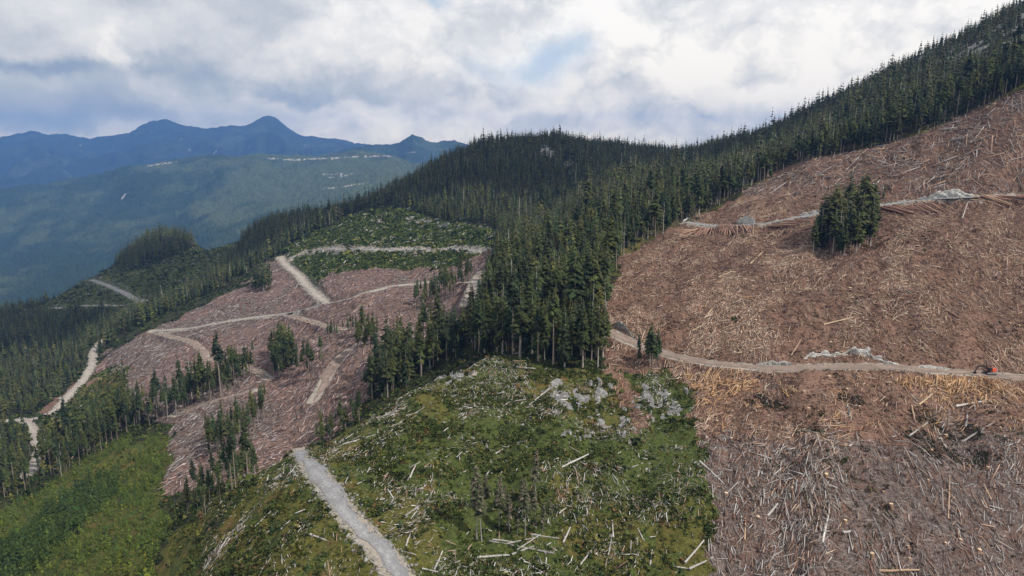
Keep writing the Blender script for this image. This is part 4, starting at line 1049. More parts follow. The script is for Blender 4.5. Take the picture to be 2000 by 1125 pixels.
# ------------------------------------------------------------------ low shrubs
def clump(seed, n=9):
    r = np.random.default_rng(seed); V, Fq, T = [], [], []
    for i in range(n):
        a = r.uniform(0, 6.28); q = math.sqrt(r.random()) * .55; z = r.uniform(.15, .75) * (1 - q * .6)
        c = np.array([q * math.cos(a), q * math.sin(a), z]); u = r.normal(size=3); u /= np.linalg.norm(u); v = np.cross(u, r.normal(size=3)); v /= np.linalg.norm(v)
        s = r.uniform(.16, .34); k = len(V)
        V += [c - u * s, c + v * s * .7, c + u * s * 1.1, c - v * s * .7]; Fq.append((k, k + 1, k + 2, k + 3)); T += [np.full(3, r.uniform(.65, 1.35))] * 4
    return np.array(V), np.array(Fq), np.array(T)
CL = [clump(1300 + i) for i in range(8)]
def shrubs(name, n, u0, u1, d0, d1, seed, gamma, test, sz, cols, wts, mat=None, protos=None, hz=.8):
    protos = protos or CL
    x, y, r = sample_area(n, u0, u1, d0, d1, seed, gamma)
    z, rd = height(x, y, True); C_ = classes(x, y, z)
    m = test(C_, x, y, r) & (rd > .8)
    if d1 > 600 and u0 < 0: m &= (road_dist(x, y, ('long', 'switch', 'old', 'terrace')) > 7.5 * r.random(len(x)) + 1.5)
    x, y, z = x[m], y[m], z[m]; n = len(x)
    s = sz * np.exp(r.normal(0, .38, n))
    tint = palette(r, n, cols, wts)
    V, Fc, T = scatter_merge(protos, r.integers(0, len(protos), n), x, y, z - .05, s, s * hz * r.uniform(.7, 1.3, n), r.uniform(0, 6.28, n), tint)
    link(name, mesh_np(name, V, Fc, [mat or M_LEAF], {'tint': T}), kind='stuff')
    print(name, n, time.time() - T0)
SG = [(.020, .032, .009), (.038, .054, .013), (.060, .078, .018), (.10, .098, .022), (.11, .066, .027), (.135, .125, .034)]
shrubs('brushwood', 60000, .11, .84, 120, 540, 40, .85, lambda C_, x, y, r: C_['cut'] & (r.random(len(x)) < np.clip(.35 - .6 * bright_heaps(x, y), .05, .9)), .62, [(.11, .064, .046), (.17, .10, .068), (.055, .040, .032), (.24, .155, .105)], [.36, .28, .24, .12], hz=.75)
shrubs('brushwood', 30000, -.64, -.01, 255, 920, 41, .85, lambda C_, x, y, r: (C_['cut2'] | C_['valc']), .95, [(.13, .085, .07), (.18, .12, .10), (.07, .052, .046), (.25, .19, .165)], [.34, .30, .22, .14], hz=.6)
shrubs('undergrowth', 120000, -.55, .42, 112, 285, 31, .9, lambda C_, x, y, r: C_['knoll'] & (r.random(len(x)) < np.clip(.42 + .75 * fbm(x, y, 9, 3, 56) - .22 * C_['yellow'] - .3 * C_['rock'], .10, 1)), .82, SG, [.22, .32, .24, .09, .05, .08])
shrubs('undergrowth', 30000, -.42, -.02, 600, 1000, 32, .9, lambda C_, x, y, r: C_['gcut'] & (r.random(len(x)) < .9), 2.6, [tuple(1.5 * v for v in c) for c in SG], [.34, .42, .16, .04, 0, .04])
shrubs('undergrowth', 20000, -.85, -.36, 290, 1350, 33, .6, lambda C_, x, y, r: (C_['shrub'] | C_['oldc']), 2.8, SG, [.30, .34, .22, .08, .02, .04])
shrubs('undergrowth', 22000, .1, .85, 130, 540, 34, .9, lambda C_, x, y, r: C_['cut'] & (fbm(x, y, 30, 3, 58) > np.where(C_['py'] > 745, .22, .48)), .9, [(.05, .055, .02), (.07, .06, .025), (.06, .035, .02)], [.4, .3, .3])
bare = lambda C_: ~(C_['cut'] | C_['cut2'] | C_['valc'] | C_['knoll'] | C_['gcut'] | C_['regen'] | C_['shrub'] | C_['oldc'])
shrubs('undergrowth', 30000, -.9, .2, 100, 420, 37, .9, lambda C_, x, y, r: bare(C_) & (C_['py'] > 560), 1.5, SG, [.30, .34, .2, .08, .03, .05])
shrubs('undergrowth', 34000, -.85, .1, 420, 1250, 38, .9, lambda C_, x, y, r: bare(C_) & (C_['px'] < 900), 2.8, SG, [.36, .40, .18, .03, .01, .02])
shrubs('undergrowth', 5000, .1, .8, 300, 560, 39, .9, lambda C_, x, y, r: bare(C_) & inpoly(C_['px'] + 22, C_['py'] + 16, P_CUT), 1.4, SG, [.12, .2, .25, .22, .08, .13])
def in_pit(x, y, k=1.0): return np.any([((x - a) ** 2 + ((y - b) * 1.25) ** 2) < (k * r_) ** 2 for a, b, r_, d_ in PITS], axis=0)
shrubs('undergrowth', 90000, .2, .84, 170, 245, 42, 1.0, lambda C_, x, y, r: C_['cut'] & in_pit(x, y, 1.25) & (r.random(len(x)) < .5 + .6 * fbm(x, y, 4, 2, 67)), .62, [(.028, .034, .014), (.05, .048, .02), (.075, .052, .034)], [.4, .35, .25])  # dark clumps added in the hollows: their colour stands in for shade there
shrubs('young_forest', 52000, -.9, -.36, 110, 460, 35, .9, lambda C_, x, y, r: C_['regen'] & (r.random(len(x)) < .6 + .5 * fbm(x, y, 9, 2, 34)), 2.5, [(.95, .98, .8), (1.15, 1.08, .8), (.72, .82, .85), (1.4, 1.2, .75)], [.36, .34, .18, .12], M_NEEDLE, YOUNGF, 1.15)
# the dark stripe of taller trees through the young growth
STRIPE = [(-60, 1200), (-60, 1120), (60, 1030), (140, 965), (190, 930), (240, 925), (235, 960), (170, 1020), (100, 1085), (40, 1150), (0, 1200)]
shrubs('young_forest', 16000, -.85, -.45, 180, 420, 36, .9, lambda C_, x, y, r: inpoly(C_['px'], C_['py'], STRIPE), 3.7, [(.75, .85, .95), (.55, .68, .8)], [.6, .4], M_NEEDLE, YOUNGF, 1.5)

# ------------------------------------------------------------------ young firs on the knoll, each a thing
r = np.random.default_rng(61)
YM = [mesh_np('young_conifer', np.concatenate([c[0], t_[0]]), [c[1], t_[1] + len(c[0])], [M_NEEDLE, M_BARK], {'tint': np.concatenate([c[2], t_[2]])}, np.concatenate([np.zeros(len(c[1])), np.ones(len(t_[1]))])) for c, t_ in ((YOUNG[i], trunk(1400 + i, .016, .9, 4, BARKS[1], rings=2)) for i in range(6))]
x, y, r = sample_area(2600, -.42, .28, 135, 275, 62, .5)
z, rd = height(x, y, True); C_ = classes(x, y, z)
m = C_['knoll'] & (rd > 1.5) & (C_['py'] < 1130) & (C_['px'] > 330) & (r.random(len(x)) < np.clip(.35 + .9 * fbm(x, y, 16, 3, 57), .05, 1)) & ~C_['rock']
x, y, px, py = x[m][:290], y[m][:290], C_['px'][m][:290], C_['py'][m][:290]
def knoll_part(px, py):
    if px < 620: return 'on the knoll flank below the gravel road'
    if py < 800: return 'near the knoll crest' if px < 1080 else 'among the rocks under the road bend'
    if px < 830: return 'beside the gravel road' if py > 880 else 'on the mossy upper slope'
    if px > 1230: return 'by the edge of the clearcut'
    return 'on the mid knoll' if py < 930 else 'on the mossy lower knoll'
for j in range(len(x)):
    h = 2.1 * math.exp(r.normal(0, .32)); v = j % 6
    o = link('young_conifer', YM[v]); o.location = (x[j], y[j], h1(x[j], y[j]) - .1); o.scale = (h * r.uniform(.9, 1.25),) * 2 + (h,); o.rotation_euler = (r.normal(0, .04), r.normal(0, .04), r.uniform(0, 6.28))
    kp = knoll_part(px[j], py[j])
    size = 'tall' if h > 2.7 else 'knee-high' if h < 1.6 else 'waist-high' if h < 2.1 else 'man-high'
    o['label'] = f"{size} {('deep green', 'bright green', 'blue-green', 'olive green')[v % 4]} {'broad' if v % 3 == 2 else 'narrow'} young conifer {kp}"
    o['category'] = 'young tree'; o['group'] = 'young conifers ' + kp
print('young', len(x), time.time() - T0)

# ------------------------------------------------------------------ logs
def log_mesh(seed, col, cut, sides=9, rings=7, stubs=3, broken=False):
    r = np.random.default_rng(seed); V, Fq, T = [], [], []
    cy = cz = 0
    for i in range(rings + 1):
        f = i / rings; rad = 1.0 - .42 * f
        if broken and i == rings: rad *= .3
        cy += r.normal(0, .13); cz += r.normal(0, .08)
        for k in range(sides):
            a = 2 * math.pi * k / sides; q = rad * r.uniform(.9, 1.1)
            V.append((f - .5, cy + q * math.cos(a), cz + q * math.sin(a))); T.append(np.array(col) * r.uniform(.78, 1.22))
    for i in range(rings):
        for k in range(sides):
            Fq.append((i * sides + k, (i + 1) * sides + k, (i + 1) * sides + (k + 1) % sides, i * sides + (k + 1) % sides))
    tri = []
    for base, rev in ((0, False), (rings * sides, True)):
        c0 = len(V); ring = V[base:base + sides]
        V += ring + [tuple(np.mean(ring, 0) + np.array([.004 if rev else -.004, 0, 0]))]; T += [np.array(cut)] * (sides + 1)
        for k in range(sides):
            a, b = c0 + k, c0 + (k + 1) % sides
            tri.append((a, b, c0 + sides) if rev else (b, a, c0 + sides))
    for s in range(stubs):
        f = r.uniform(.15, .9); a = r.uniform(0, 3.14); rad = 1 - .42 * f; k = len(V); L = r.uniform(.8, 2.6); wdt = .008 + .006 * r.random()
        c, s_ = math.cos(a), math.sin(a)
        V += [(f - .5 - wdt, rad * .8 * c, rad * .8 * s_), (f - .5 + wdt, rad * .8 * c, rad * .8 * s_), (f - .5 + r.uniform(0, .04), (rad + L) * c, (rad + L) * s_), (f - .5, rad * .8 * c + .25, rad * .8 * s_)]
        T += [np.array(col) * .8] * 4
        tri += [(k, k + 1, k + 2), (k + 1, k + 3, k + 2), (k + 3, k, k + 2)]
    return mesh_np('fallen_log', np.array(V), [np.array(tri), np.array(Fq)], [M_WOOD], {'tint': np.array(T)}, smooth=False)
LCOL = {'bleached white': ((.41, .385, .36), (.48, .44, .40)), 'silver grey': ((.28, .26, .245), (.40, .35, .30)), 'tan': ((.36, .25, .165), (.50, .38, .27)), 'red-brown': ((.26, .155, .115), (.52, .38, .26)), 'pale yellow': ((.44, .33, .22), (.54, .42, .30))}
LOGM = {c: [log_mesh(1500 + 10 * k + i, *v, stubs=(0, 3, 6)[i], broken=i == 2) for i in range(3)] for k, (c, v) in enumerate(LCOL.items())}
def lay(name, x0, y0, x1, y1, rad, colr, label, group, cat='log', lift=0.0, v=None, za=None, zb=None):
    z0 = h1(x0, y0) if za is None else za; z1 = h1(x1, y1) if zb is None else zb; zm = h1((x0 + x1) / 2, (y0 + y1) / 2)
    up = rad * .75 + max(0, zm - (z0 + z1) / 2) * .8 + lift
    A, B = Vector((x0, y0, z0 + up)), Vector((x1, y1, z1 + up)); d = B - A
    o = link(name, LOGM[colr][int(rng.integers(3)) if v is None else v])
    rot = d.to_track_quat('X', 'Z')
    o.matrix_world = Matrix.Translation((A + B) / 2) @ rot.to_matrix().to_4x4() @ Matrix.Rotation(float(rng.uniform(0, 6.28)), 4, 'X') @ Matrix.Diagonal((d.length, rad, rad, 1))
    o['label'] = label; o['category'] = cat; o['group'] = group
    return o
def describe(L, slope, colr): return ('very long ' if L > 16 else 'long ' if L > 10 else 'short ' if L < 6 else '') + colr + ' log ' + slope
# logs one can pick out in the photo: both ends in photo points
NOTED = [
 (1366, 906, 1414, 940, 'bleached white', .42, 'at the seam of green knoll and slash'), (1338, 1098, 1375, 1058, 'bleached white', .40, 'near the lower knoll corner'), (1346, 1110, 1394, 1088, 'bleached white', .42, 'near the lower knoll corner'), (1318, 1100, 1350, 1110, 'bleached white', .3, 'near the lower knoll corner'),
 (932, 1088, 1000, 1080, 'bleached white', .42, 'under the dying trees'), (1000, 1080, 1045, 1060, 'bleached white', .36, 'under the dying trees'), (956, 1049, 1082, 1076, 'silver grey', .36, 'under the dying trees'), (962, 1047, 1005, 1055, 'bleached white', .3, 'under the dying trees'), (1035, 1040, 1092, 1053, 'silver grey', .36, 'under the dying trees'), (990, 1058, 1050, 1046, 'silver grey', .3, 'under the dying trees'), (1040, 1066, 1085, 1076, 'silver grey', .32, 'under the dying trees'), (1010, 1070, 1060, 1040, 'bleached white', .25, 'under the dying trees'),
 (1097, 926, 1156, 891, 'bleached white', .40, 'on open ground of mid knoll'), (1034, 789, 1074, 752, 'bleached white', .42, 'above the mid knoll hollow'), (790, 995, 840, 962, 'silver grey', .42, 'up the bank from the gravel road'), (848, 1112, 864, 1070, 'bleached white', .38, 'low on the knoll by the road end'), (1133, 1098, 1160, 1064, 'bleached white', .3, 'low on the mossy ground'), (1188, 1080, 1196, 1040, 'bleached white', .3, 'low on the mossy ground'), (1100, 1060, 1118, 1020, 'bleached white', .36, 'beside the dying trees'), (1270, 1098, 1274, 1065, 'bleached white', .3, 'low on the mossy ground'), (985, 1120, 1025, 1112, 'bleached white', .32, 'at the foot of the knoll'), (1035, 1100, 1075, 1116, 'silver grey', .3, 'at the foot of the knoll'),
 (765, 841, 830, 802, 'silver grey', .3, 'on the upper knoll slope'), (750, 848, 815, 820, 'bleached white', .28, 'on the upper knoll slope'), (770, 838, 820, 830, 'silver grey', .26, 'on the upper knoll slope'), (636, 876, 705, 850, 'silver grey', .3, 'near the bare edge of the knoll'), (670, 868, 740, 845, 'bleached white', .26, 'near the bare edge of the knoll'), (745, 848, 782, 850, 'bleached white', .25, 'on the upper knoll slope'), (930, 748, 985, 750, 'silver grey', .3, 'under the dense stand'), (605, 1038, 640, 1042, 'bleached white', .38, 'below the gravel road'),
 (1608, 640, 1680, 617, 'pale yellow', .55, 'on the brown clearcut'), (1545, 700, 1582, 636, 'tan', .45, 'above the white cut bank'), (1465, 520, 1490, 500, 'pale yellow', .55, 'below the upper road'), (1375, 627, 1392, 600, 'pale yellow', .5, 'on the brown clearcut'), (1352, 644, 1382, 634, 'pale yellow', .55, 'on the brown clearcut'), (1645, 690, 1660, 620, 'tan', .4, 'above the white cut bank'), (1795, 790, 1830, 762, 'pale yellow', .5, 'below the excavator'), (1868, 785, 1925, 783, 'bleached white', .5, 'below the excavator'), (1888, 820, 1893, 797, 'bleached white', .5, 'below the excavator'), (1780, 795, 1788, 832, 'tan', .45, 'below the middle road'), (1605, 1070, 1622, 990, 'bleached white', .45, 'on the lower grey slash'), (1716, 1112, 1795, 1108, 'tan', .5, 'at the foot of the lower slash'), (1645, 1043, 1662, 1033, 'bleached white', .6, 'on the lower grey slash'), (1500, 1000, 1520, 975, 'bleached white', .5, 'on the lower grey slash'), (1455, 1050, 1458, 1000, 'tan', .4, 'on the lower grey slash'), (1775, 862, 1810, 830, 'silver grey', .4, 'on the lower grey slash'), (1853, 1010, 1856, 925, 'tan', .3, 'on the lower grey slash'), (1880, 850, 1940, 830, 'silver grey', .45, 'below the excavator'),
 (1690, 307, 1760, 342, 'silver grey', .6, 'high in the slash field'), (1745, 345, 1800, 320, 'bleached white', .55, 'high in the slash field'), (1665, 312, 1700, 290, 'tan', .55, 'high in the slash field'), (1820, 320, 1870, 300, 'bleached white', .6, 'high in the slash field'), (1905, 275, 1925, 240, 'bleached white', .5, 'high in the slash field'), (1540, 360, 1600, 312, 'silver grey', .45, 'at the lower tip of the slash field'), (1555, 362, 1590, 322, 'tan', .45, 'at the lower tip of the slash field'), (1880, 420, 1895, 380, 'bleached white', .5, 'just below the upper road'),
]
seen_lab = {}
for (a, b, c, d, colr, rad, ph) in NOTED:
    X_, Y_ = pick([a, c], [b, d])
    L = math.hypot(X_[1] - X_[0], Y_[1] - Y_[0])
    rad *= .72
    if L > 18: k = 18 / L; X_[1] = X_[0] + (X_[1] - X_[0]) * k; Y_[1] = Y_[0] + (Y_[1] - Y_[0]) * k
    ang = math.degrees(math.atan2(-(d - b), c - a)) % 180
    sl_ = 'lying level' if ang < 18 or ang > 162 else 'pointing upslope' if 70 < ang < 110 else 'slanting rightward' if ang < 90 else 'slanting leftward'
    lay('fallen_log', X_[0], Y_[0], X_[1], Y_[1], rad, colr, describe(L, sl_ + ' ' + ph, colr), 'logs ' + ph, lift=-.05)
def random_logs(n, u0, u1, d0, d1, seed, test, cols, wts, Lm, rr, where, maxL=24):
    x, y, r = sample_area(n * 60, u0, u1, d0, d1, seed, .7)
    z, rd = height(x, y, True); C_ = classes(x, y, z)
    i = np.nonzero(test(C_, x, y, r) & (rd > 4) & (C_['px'] > 0) & (C_['px'] < 2000) & (C_['py'] < 1125))[0][:n]
    for k in i:
        L = min(maxL, Lm * math.exp(r.normal(0, .35))); a = (1.3 + r.normal(0, .35) if r.random() < .65 else r.uniform(0, math.pi)); colr = cols[r.choice(len(cols), p=wts)]
        dx, dy = math.cos(a) * L / 2, math.sin(a) * L / 2
        sl_ = 'lying level' if abs(math.sin(a)) < .35 else 'pointing upslope' if abs(math.cos(a)) < .4 else 'slanting rightward' if math.tan(a) > 0 else 'slanting leftward'
        ph = where(C_['px'][k], C_['py'][k])
        lay('fallen_log', x[k] - dx, y[k] - dy, x[k] + dx, y[k] + dy, r.uniform(*rr) * (L / Lm) ** .4, colr, describe(L, sl_ + ' ' + ph, colr), 'logs ' + ph, lift=-.05 + r.random() * .3)
wk = lambda px, py: ('below the gravel road' if px < 640 else 'near the knoll crest' if py < 790 else 'beside the gravel road' if px < 830 else 'on open ground of mid knoll' if py < 930 else 'low on the mossy ground')
random_logs(78, -.42, .29, 135, 275, 71, lambda C_, x, y, r: C_['knoll'], ['bleached white', 'silver grey', 'tan'], [.6, .32, .08], 3.6, (.12, .24), wk, 8)
wg = lambda px, py: ('under the excavator road' if py < 850 else 'in the middle of the lower slash' if py < 980 else 'at the foot of the lower slash') + (' towards the knoll' if px < 1640 else ' far right')
random_logs(52, .2, .8, 140, 225, 72, lambda C_, x, y, r: C_['cut'] & (C_['py'] > 745), ['bleached white', 'silver grey', 'tan', 'pale yellow'], [.34, .3, .24, .12], 3.8, (.12, .22), wg, 9)
wb = lambda px, py: ('above the middle road' if py > 600 else 'on the brown clearcut' if py > 500 else 'below the upper road') + (' towards the forest' if px < 1560 else ' beneath the isolated stand' if px < 1740 else ' far right')
random_logs(48, .12, .8, 250, 400, 73, lambda C_, x, y, r: C_['cut'] & (C_['py'] < 690) & (C_['py'] > 450), ['pale yellow', 'tan', 'silver grey', 'red-brown'], [.26, .36, .2, .18], 4.8, (.16, .30), wb, 10)
ws = lambda px, py: ('at the lower tip of the slash field' if px < 1640 else 'low in the slash field' if py > 310 else 'high in the slash field') + (' by the forest' if px < 1800 and py < 310 else ' rightward' if px > 1880 else '')
random_logs(62, .3, .8, 385, 520, 74, lambda C_, x, y, r: C_['cut'] & (C_['py'] < 372), ['silver grey', 'red-brown', 'tan', 'bleached white'], [.42, .22, .18, .18], 11, (.2, .34), ws, 20)
print('logs', time.time() - T0)

# log decks along the upper road: (photo point of each end of the deck's road side, count, length, skew)
DECKS = [((1350, 447), (1400, 448), 26, 14, 0, 'the fan-shaped pile at the upper road end'), ((1402, 446), (1474, 444), 40, 17, .8, 'the long pile near the upper road end'), ((1500, 440), (1566, 431), 32, 16, .85, 'the pile next to the isolated stand'), ((1716, 410), (1750, 406), 22, 17, .9, 'the pile right behind the isolated stand'), ((1770, 404), (1822, 398), 24, 15, .85, 'the pile under the white rock bank'), ((1890, 391), (1990, 389), 22, 15, 1.35, 'the flat pile along the upper road')]
for a, b, n_, L, skew, ph in DECKS:
    X_, Y_ = pick([a[0], b[0]], [a[1], b[1]])
    dv_ = np.array([X_[1] - X_[0], Y_[1] - Y_[0]]); W_ = np.linalg.norm(dv_); dv_ /= W_
    nv = np.array([dv_[1], -dv_[0]]); nv = nv if nv[1] < 0 else -nv     # downhill, towards the viewer
    for k in range(n_):
        layer = 0 if k < n_ * .6 else 1
        f = rng.uniform(0, 1) if layer else (k + rng.uniform(0, .6)) / (n_ * .6)
        sk_ = (skew if skew else -.5 + 1.3 * f) + rng.normal(0, .1); dd = nv * math.cos(sk_) + dv_ * math.sin(sk_)
        l_ = L * rng.uniform(.85, 1.12); p0 = np.array([X_[0], Y_[0]]) + dv_ * W_ * f + nv * rng.uniform(-.6, .9); p1 = p0 + dd * l_
        rad = rng.uniform(.30, .46)
        colr = 'tan' if rng.random() < .12 else 'red-brown'
        lab = f"{colr} log, {'top' if layer else 'bottom'} layer, {'left' if f < .34 else 'right' if f > .66 else 'middle'} of {ph}"
        lay('stacked_log', *p0, *p1, rad, colr, lab, 'logs stacked in ' + ph, lift=.15 + layer * .62, v=0)
print('decks', time.time() - T0)

# ------------------------------------------------------------------ rock
import bmesh
def boulder_raw(seed, sub=3, planes=26):
    r = np.random.default_rng(seed); bm = bmesh.new(); bmesh.ops.create_icosphere(bm, subdivisions=sub, radius=1.0)
    V = np.array([v.co[:] for v in bm.verts]); Fc = np.array([[v.index for v in f.verts] for f in bm.faces]); bm.free()
    for _ in range(planes):
        n_ = r.normal(size=3); n_ /= np.linalg.norm(n_); d = r.uniform(.42, .80)
        V = V - np.maximum(0, V @ n_ - d)[:, None] * n_
    V = V * 1.25 + .035 * r.normal(size=V.shape)
    return V * np.array([1, r.uniform(.7, 1), r.uniform(.6, .9)]), Fc
BR = [boulder_raw(1700 + i) for i in range(8)]
BM_ = [mesh_np('boulder', v, f, [M_ROCK]) for v, f in BR]
def outcrop(pts, hm, depth, label, seed, cat='rock'):
    """a broken rock face: a craggy sheet that rises from the road edge and leans back into the slope"""
    a = np.array(pts, float); X_, Y_ = pick(a[:, 0], a[:, 1])
    t_ = np.concatenate([[0], np.cumsum(np.hypot(np.diff(X_), np.diff(Y_)))]); Lt = t_[-1]
    nt, nv = max(12, int(Lt / .38)), max(9, int(hm * 1.5 / .33)); q = np.linspace(-.8, Lt + .8, nt); v = np.linspace(-.15, 1.45, nv)
    bx = np.interp(q, t_, X_); by = np.interp(q, t_, Y_)
    env = np.clip(np.sin(np.pi * (q + .8) / (Lt + 1.6)), 0, 1) ** .45 * (.72 + .42 * fbm(q, q * 0 + seed, 5.5, 3, seed))
    Q, Vv = np.meshgrid(q, v, indexing='ij'); H = hm * env[:, None]
    up = np.where(Vv < 1, Vv, 1 - (Vv - 1) * 1.3) * H; back = np.where(Vv < 1, Vv * .25, .25 + (Vv - 1) * 2.6) * H
    n1 = fbm((Q * .9 + Vv * .5).ravel(), (Vv * hm * .55).ravel() + 3.1 * seed, 1.5, 4, seed + 3).reshape(Q.shape)
    n2 = np.floor(3 * fbm((Q + .6 * Vv * hm).ravel(), (Vv * hm).ravel(), 1.9, 2, seed + 5).reshape(Q.shape)) / 3
    out = (.16 * n1 + .24 * n2) * np.clip(H, .3, 3) * np.clip(1.4 - Vv, .2, 1)
    PX = bx[:, None] + .10 * n2 * hm; PY = by[:, None] + depth * .3 + back - out
    gz = height(bx, by)[:, None]; PZ = gz + up + .14 * n2 * hm * np.clip(Vv, 0, 1)
    tail = Vv > 1.2; PZ = np.where(tail, np.minimum(PZ, height(PX, PY) - .3 * (Vv - 1.2) / .25), PZ)
    x0, y0, z0 = float(X_.mean()), float(Y_.mean()), float(gz.mean())
    o = link('rock_outcrop', mesh_np('rock_outcrop', np.stack([PX - x0, PY - y0, PZ - z0], 2).reshape(-1, 3), grid_faces(nt, nv), [M_ROCK if 'grey' in label else M_ROCK_PALE]), label, cat)
    o.location = (x0, y0, z0); return o
OUT = [
 ([(1572, 708), (1600, 706), (1640, 702), (1668, 700), (1710, 704), (1756, 710)], 5.4, 1.2, 'long white rock cut bank above the middle road'),
 ([(1478, 712), (1505, 714), (1545, 716)], 2.2, 1.0, 'low pale cut bank along the middle road west of the white one'),
 ([(1200, 640), (1218, 646), (1242, 660)], 5.0, 2.0, 'grey-white blasted rock beside the road bend at the dense stand'),
 ([(1442, 433), (1458, 433), (1474, 432)], 5.0, 2.0, 'white rock face over the upper road log piles'),
 ([(1790, 388), (1830, 384), (1870, 378), (1905, 373)], 4.6, 2.0, 'long pale rock bank over the upper road'),
 ([(1565, 418), (1590, 414), (1620, 410)], 3.2, 1.6, 'grey rock bank along the upper road before the isolated stand'),
 ([(1795, 715), (1830, 716), (1858, 719)], 1.6, 1.2, 'small grey rock bank near the excavator'),
 ([(848, 738), (870, 735), (895, 735), (918, 726)], 2.4, 2.5, 'grey rock step on the knoll crest under the trees'),
 ([(1655, 800), (1660, 815), (1664, 828)], 2.0, 1.0, 'narrow white rock face in the lower slash'),
 ([(1334, 434), (1345, 431), (1358, 433)], 3.0, 3.0, 'pale rock and gravel heap at the upper road end'),
]
for k, (p, hm, dp, lab) in enumerate(OUT): outcrop(p, hm, dp, lab, 1800 + k)
def put_boulder(px, py, s, lab, grp):
    x, y = pick(px, py); x, y = float(x[0]), float(y[0]); v = int(rng.integers(8))
    o = link('boulder', BM_[v], lab, 'boulder', grp); o.location = (x, y, h1(x, y) - s * .12); o.rotation_euler = (rng.normal(0, .3), rng.normal(0, .3), rng.uniform(0, 6.28)); o.scale = (s, s * rng.uniform(.7, 1), s * rng.uniform(.7, 1.1))
def spread_boulders(n, poly, s0, s1, ph, seed):
    r = np.random.default_rng(seed); P = np.array(poly, float); k = 0
    while k < n:
        px, py = r.uniform(P[:, 0].min(), P[:, 0].max()), r.uniform(P[:, 1].min(), P[:, 1].max())
        if not inpoly(np.array([px]), np.array([py]), poly)[0]: continue
        s = s0 + (s1 - s0) * r.random() ** 2.2; mid = (P[:, 1].min() + P[:, 1].max()) / 2; mx = (P[:, 0].min() + P[:, 0].max()) / 2
        put_boulder(px, py, s, f"{'large' if s > (s0 + s1) * .5 else 'small'} grey boulder {'high' if py < mid else 'low'} on the {'left' if px < mx else 'right'} of {ph}", 'boulders of ' + ph); k += 1
spread_boulders(34, [(598, 925), (618, 930), (652, 962), (672, 1000), (655, 1000), (620, 965)], .35, 1.1, 'the rubble on the outer road edge', 1)
spread_boulders(34, [(672, 1018), (700, 1035), (745, 1085), (775, 1130), (740, 1130), (700, 1080), (670, 1045)], .35, 1.0, 'the rubble fill under the gravel road', 2)
spread_boulders(26, [(655, 930), (690, 955), (700, 975), (735, 1010), (760, 1050), (745, 1055), (705, 1000), (680, 975)], .3, .9, 'the bank above the gravel road', 3)
spread_boulders(60, [(1090, 760), (1200, 745), (1200, 800), (1140, 850), (1100, 840), (1085, 800)], .35, 1.0, 'the rocky face of the knoll', 4)
spread_boulders(40, [(1232, 758), (1320, 752), (1325, 800), (1240, 810)], .35, .95, 'the rocks below the road bend trees', 5)
spread_boulders(26, [(800, 415), (850, 430), (960, 442), (958, 462), (860, 452), (800, 435)], .8, 2.2, 'the stony rim under the round hill', 6)
spread_boulders(22, [(780, 800), (1060, 760), (1080, 900), (1000, 930), (760, 880)], .3, .9, 'the mossy middle knoll', 7)
spread_boulders(24, [(1205, 855), (1330, 855), (1330, 930), (1205, 930)], .4, 1.1, 'the pale patch near the clearcut seam', 8)

# loose blasted stone along the road edges
RB = [boulder_raw(2000 + i, 1, 6) for i in range(6)]
def rubble():
    r = np.random.default_rng(97); xs, ys, ss = [], [], []
    for nm, n_, a, b, w_ in (('near', 2600, .12, .5, 3.2), ('long', 1500, .4, 1.5, 6), ('switch', 900, .3, 1.2, 5), ('upper', 420, .15, .6, 2.2), ('mid', 700, .12, .5, 2), ('old', 500, .5, 1.6, 7), ('terrace', 400, .5, 1.4, 6), ('valley', 300, .3, 1.0, 4), ('patch', 250, .3, 1.0, 5), ('haul', 300, .3, .9, 4)):
        hw, X, Y, Z = RW[nm]; k = r.integers(0, len(X) - 1, n_)
        tx_, ty_ = X[k + 1] - X[k], Y[k + 1] - Y[k]; L = np.hypot(tx_, ty_) + 1e-9
        side = np.where(r.random(n_) < .5, -1, 1); o = side * (hw * .95 + w_ * r.random(n_) ** 1.6)
        xs.append(X[k] - ty_ / L * o + r.normal(0, .6, n_)); ys.append(Y[k] + tx_ / L * o + r.normal(0, .6, n_)); ss.append(a + (b - a) * r.random(n_) ** 3)
    x, y, s = map(np.concatenate, (xs, ys, ss)); n_ = len(x)
    V, Fc, _ = scatter_merge([(v, f, np.ones((len(v), 3))) for v, f in RB], r.integers(0, 6, n_), x, y, height(x, y) + s * .2, s, s * r.uniform(.6, 1, n_), r.uniform(0, 6.28, n_))
    link('rubble', mesh_np('rubble', V, Fc, [M_ROCK]), kind='stuff')
rubble()

# ------------------------------------------------------------------ stumps on the fresh clearcut
def stump_mesh(seed):
    r = np.random.default_rng(seed); n = 9; V, Fq, T = [], [], []
    for i, (z, q) in enumerate(((-.3, 1.5), (.15, 1.1), (.9, .85), (.95, .82))):
        for k in range(n):
            a = 2 * math.pi * k / n; rr = q * r.uniform(.85, 1.15) if i < 2 else q
            V.append((rr * math.cos(a), rr * math.sin(a), z + (r.uniform(-.1, .1) if i == 2 else 0))); T.append(np.array((.25, .16, .11)) * r.uniform(.7, 1.2) if i < 3 else np.array((.58, .44, .30)))
    for i in range(3):
        for k in range(n): Fq.append((i * n + k, i * n + (k + 1) % n, (i + 1) * n + (k + 1) % n, (i + 1) * n + k))
    V.append((0, 0, .97)); T.append(np.array((.60, .46, .31)))
    tri = [(3 * n + k, 3 * n + (k + 1) % n, len(V) - 1) for k in range(n)]
    return mesh_np('stump', np.array(V), [np.array(tri), np.array(Fq)], [M_STICK], {'tint': np.array(T)})
STM = [stump_mesh(1900 + i) for i in range(4)]
x, y, r = sample_area(4000, .14, .78, 140, 420, 91, .8)
z, rd = height(x, y, True); C_ = classes(x, y, z)
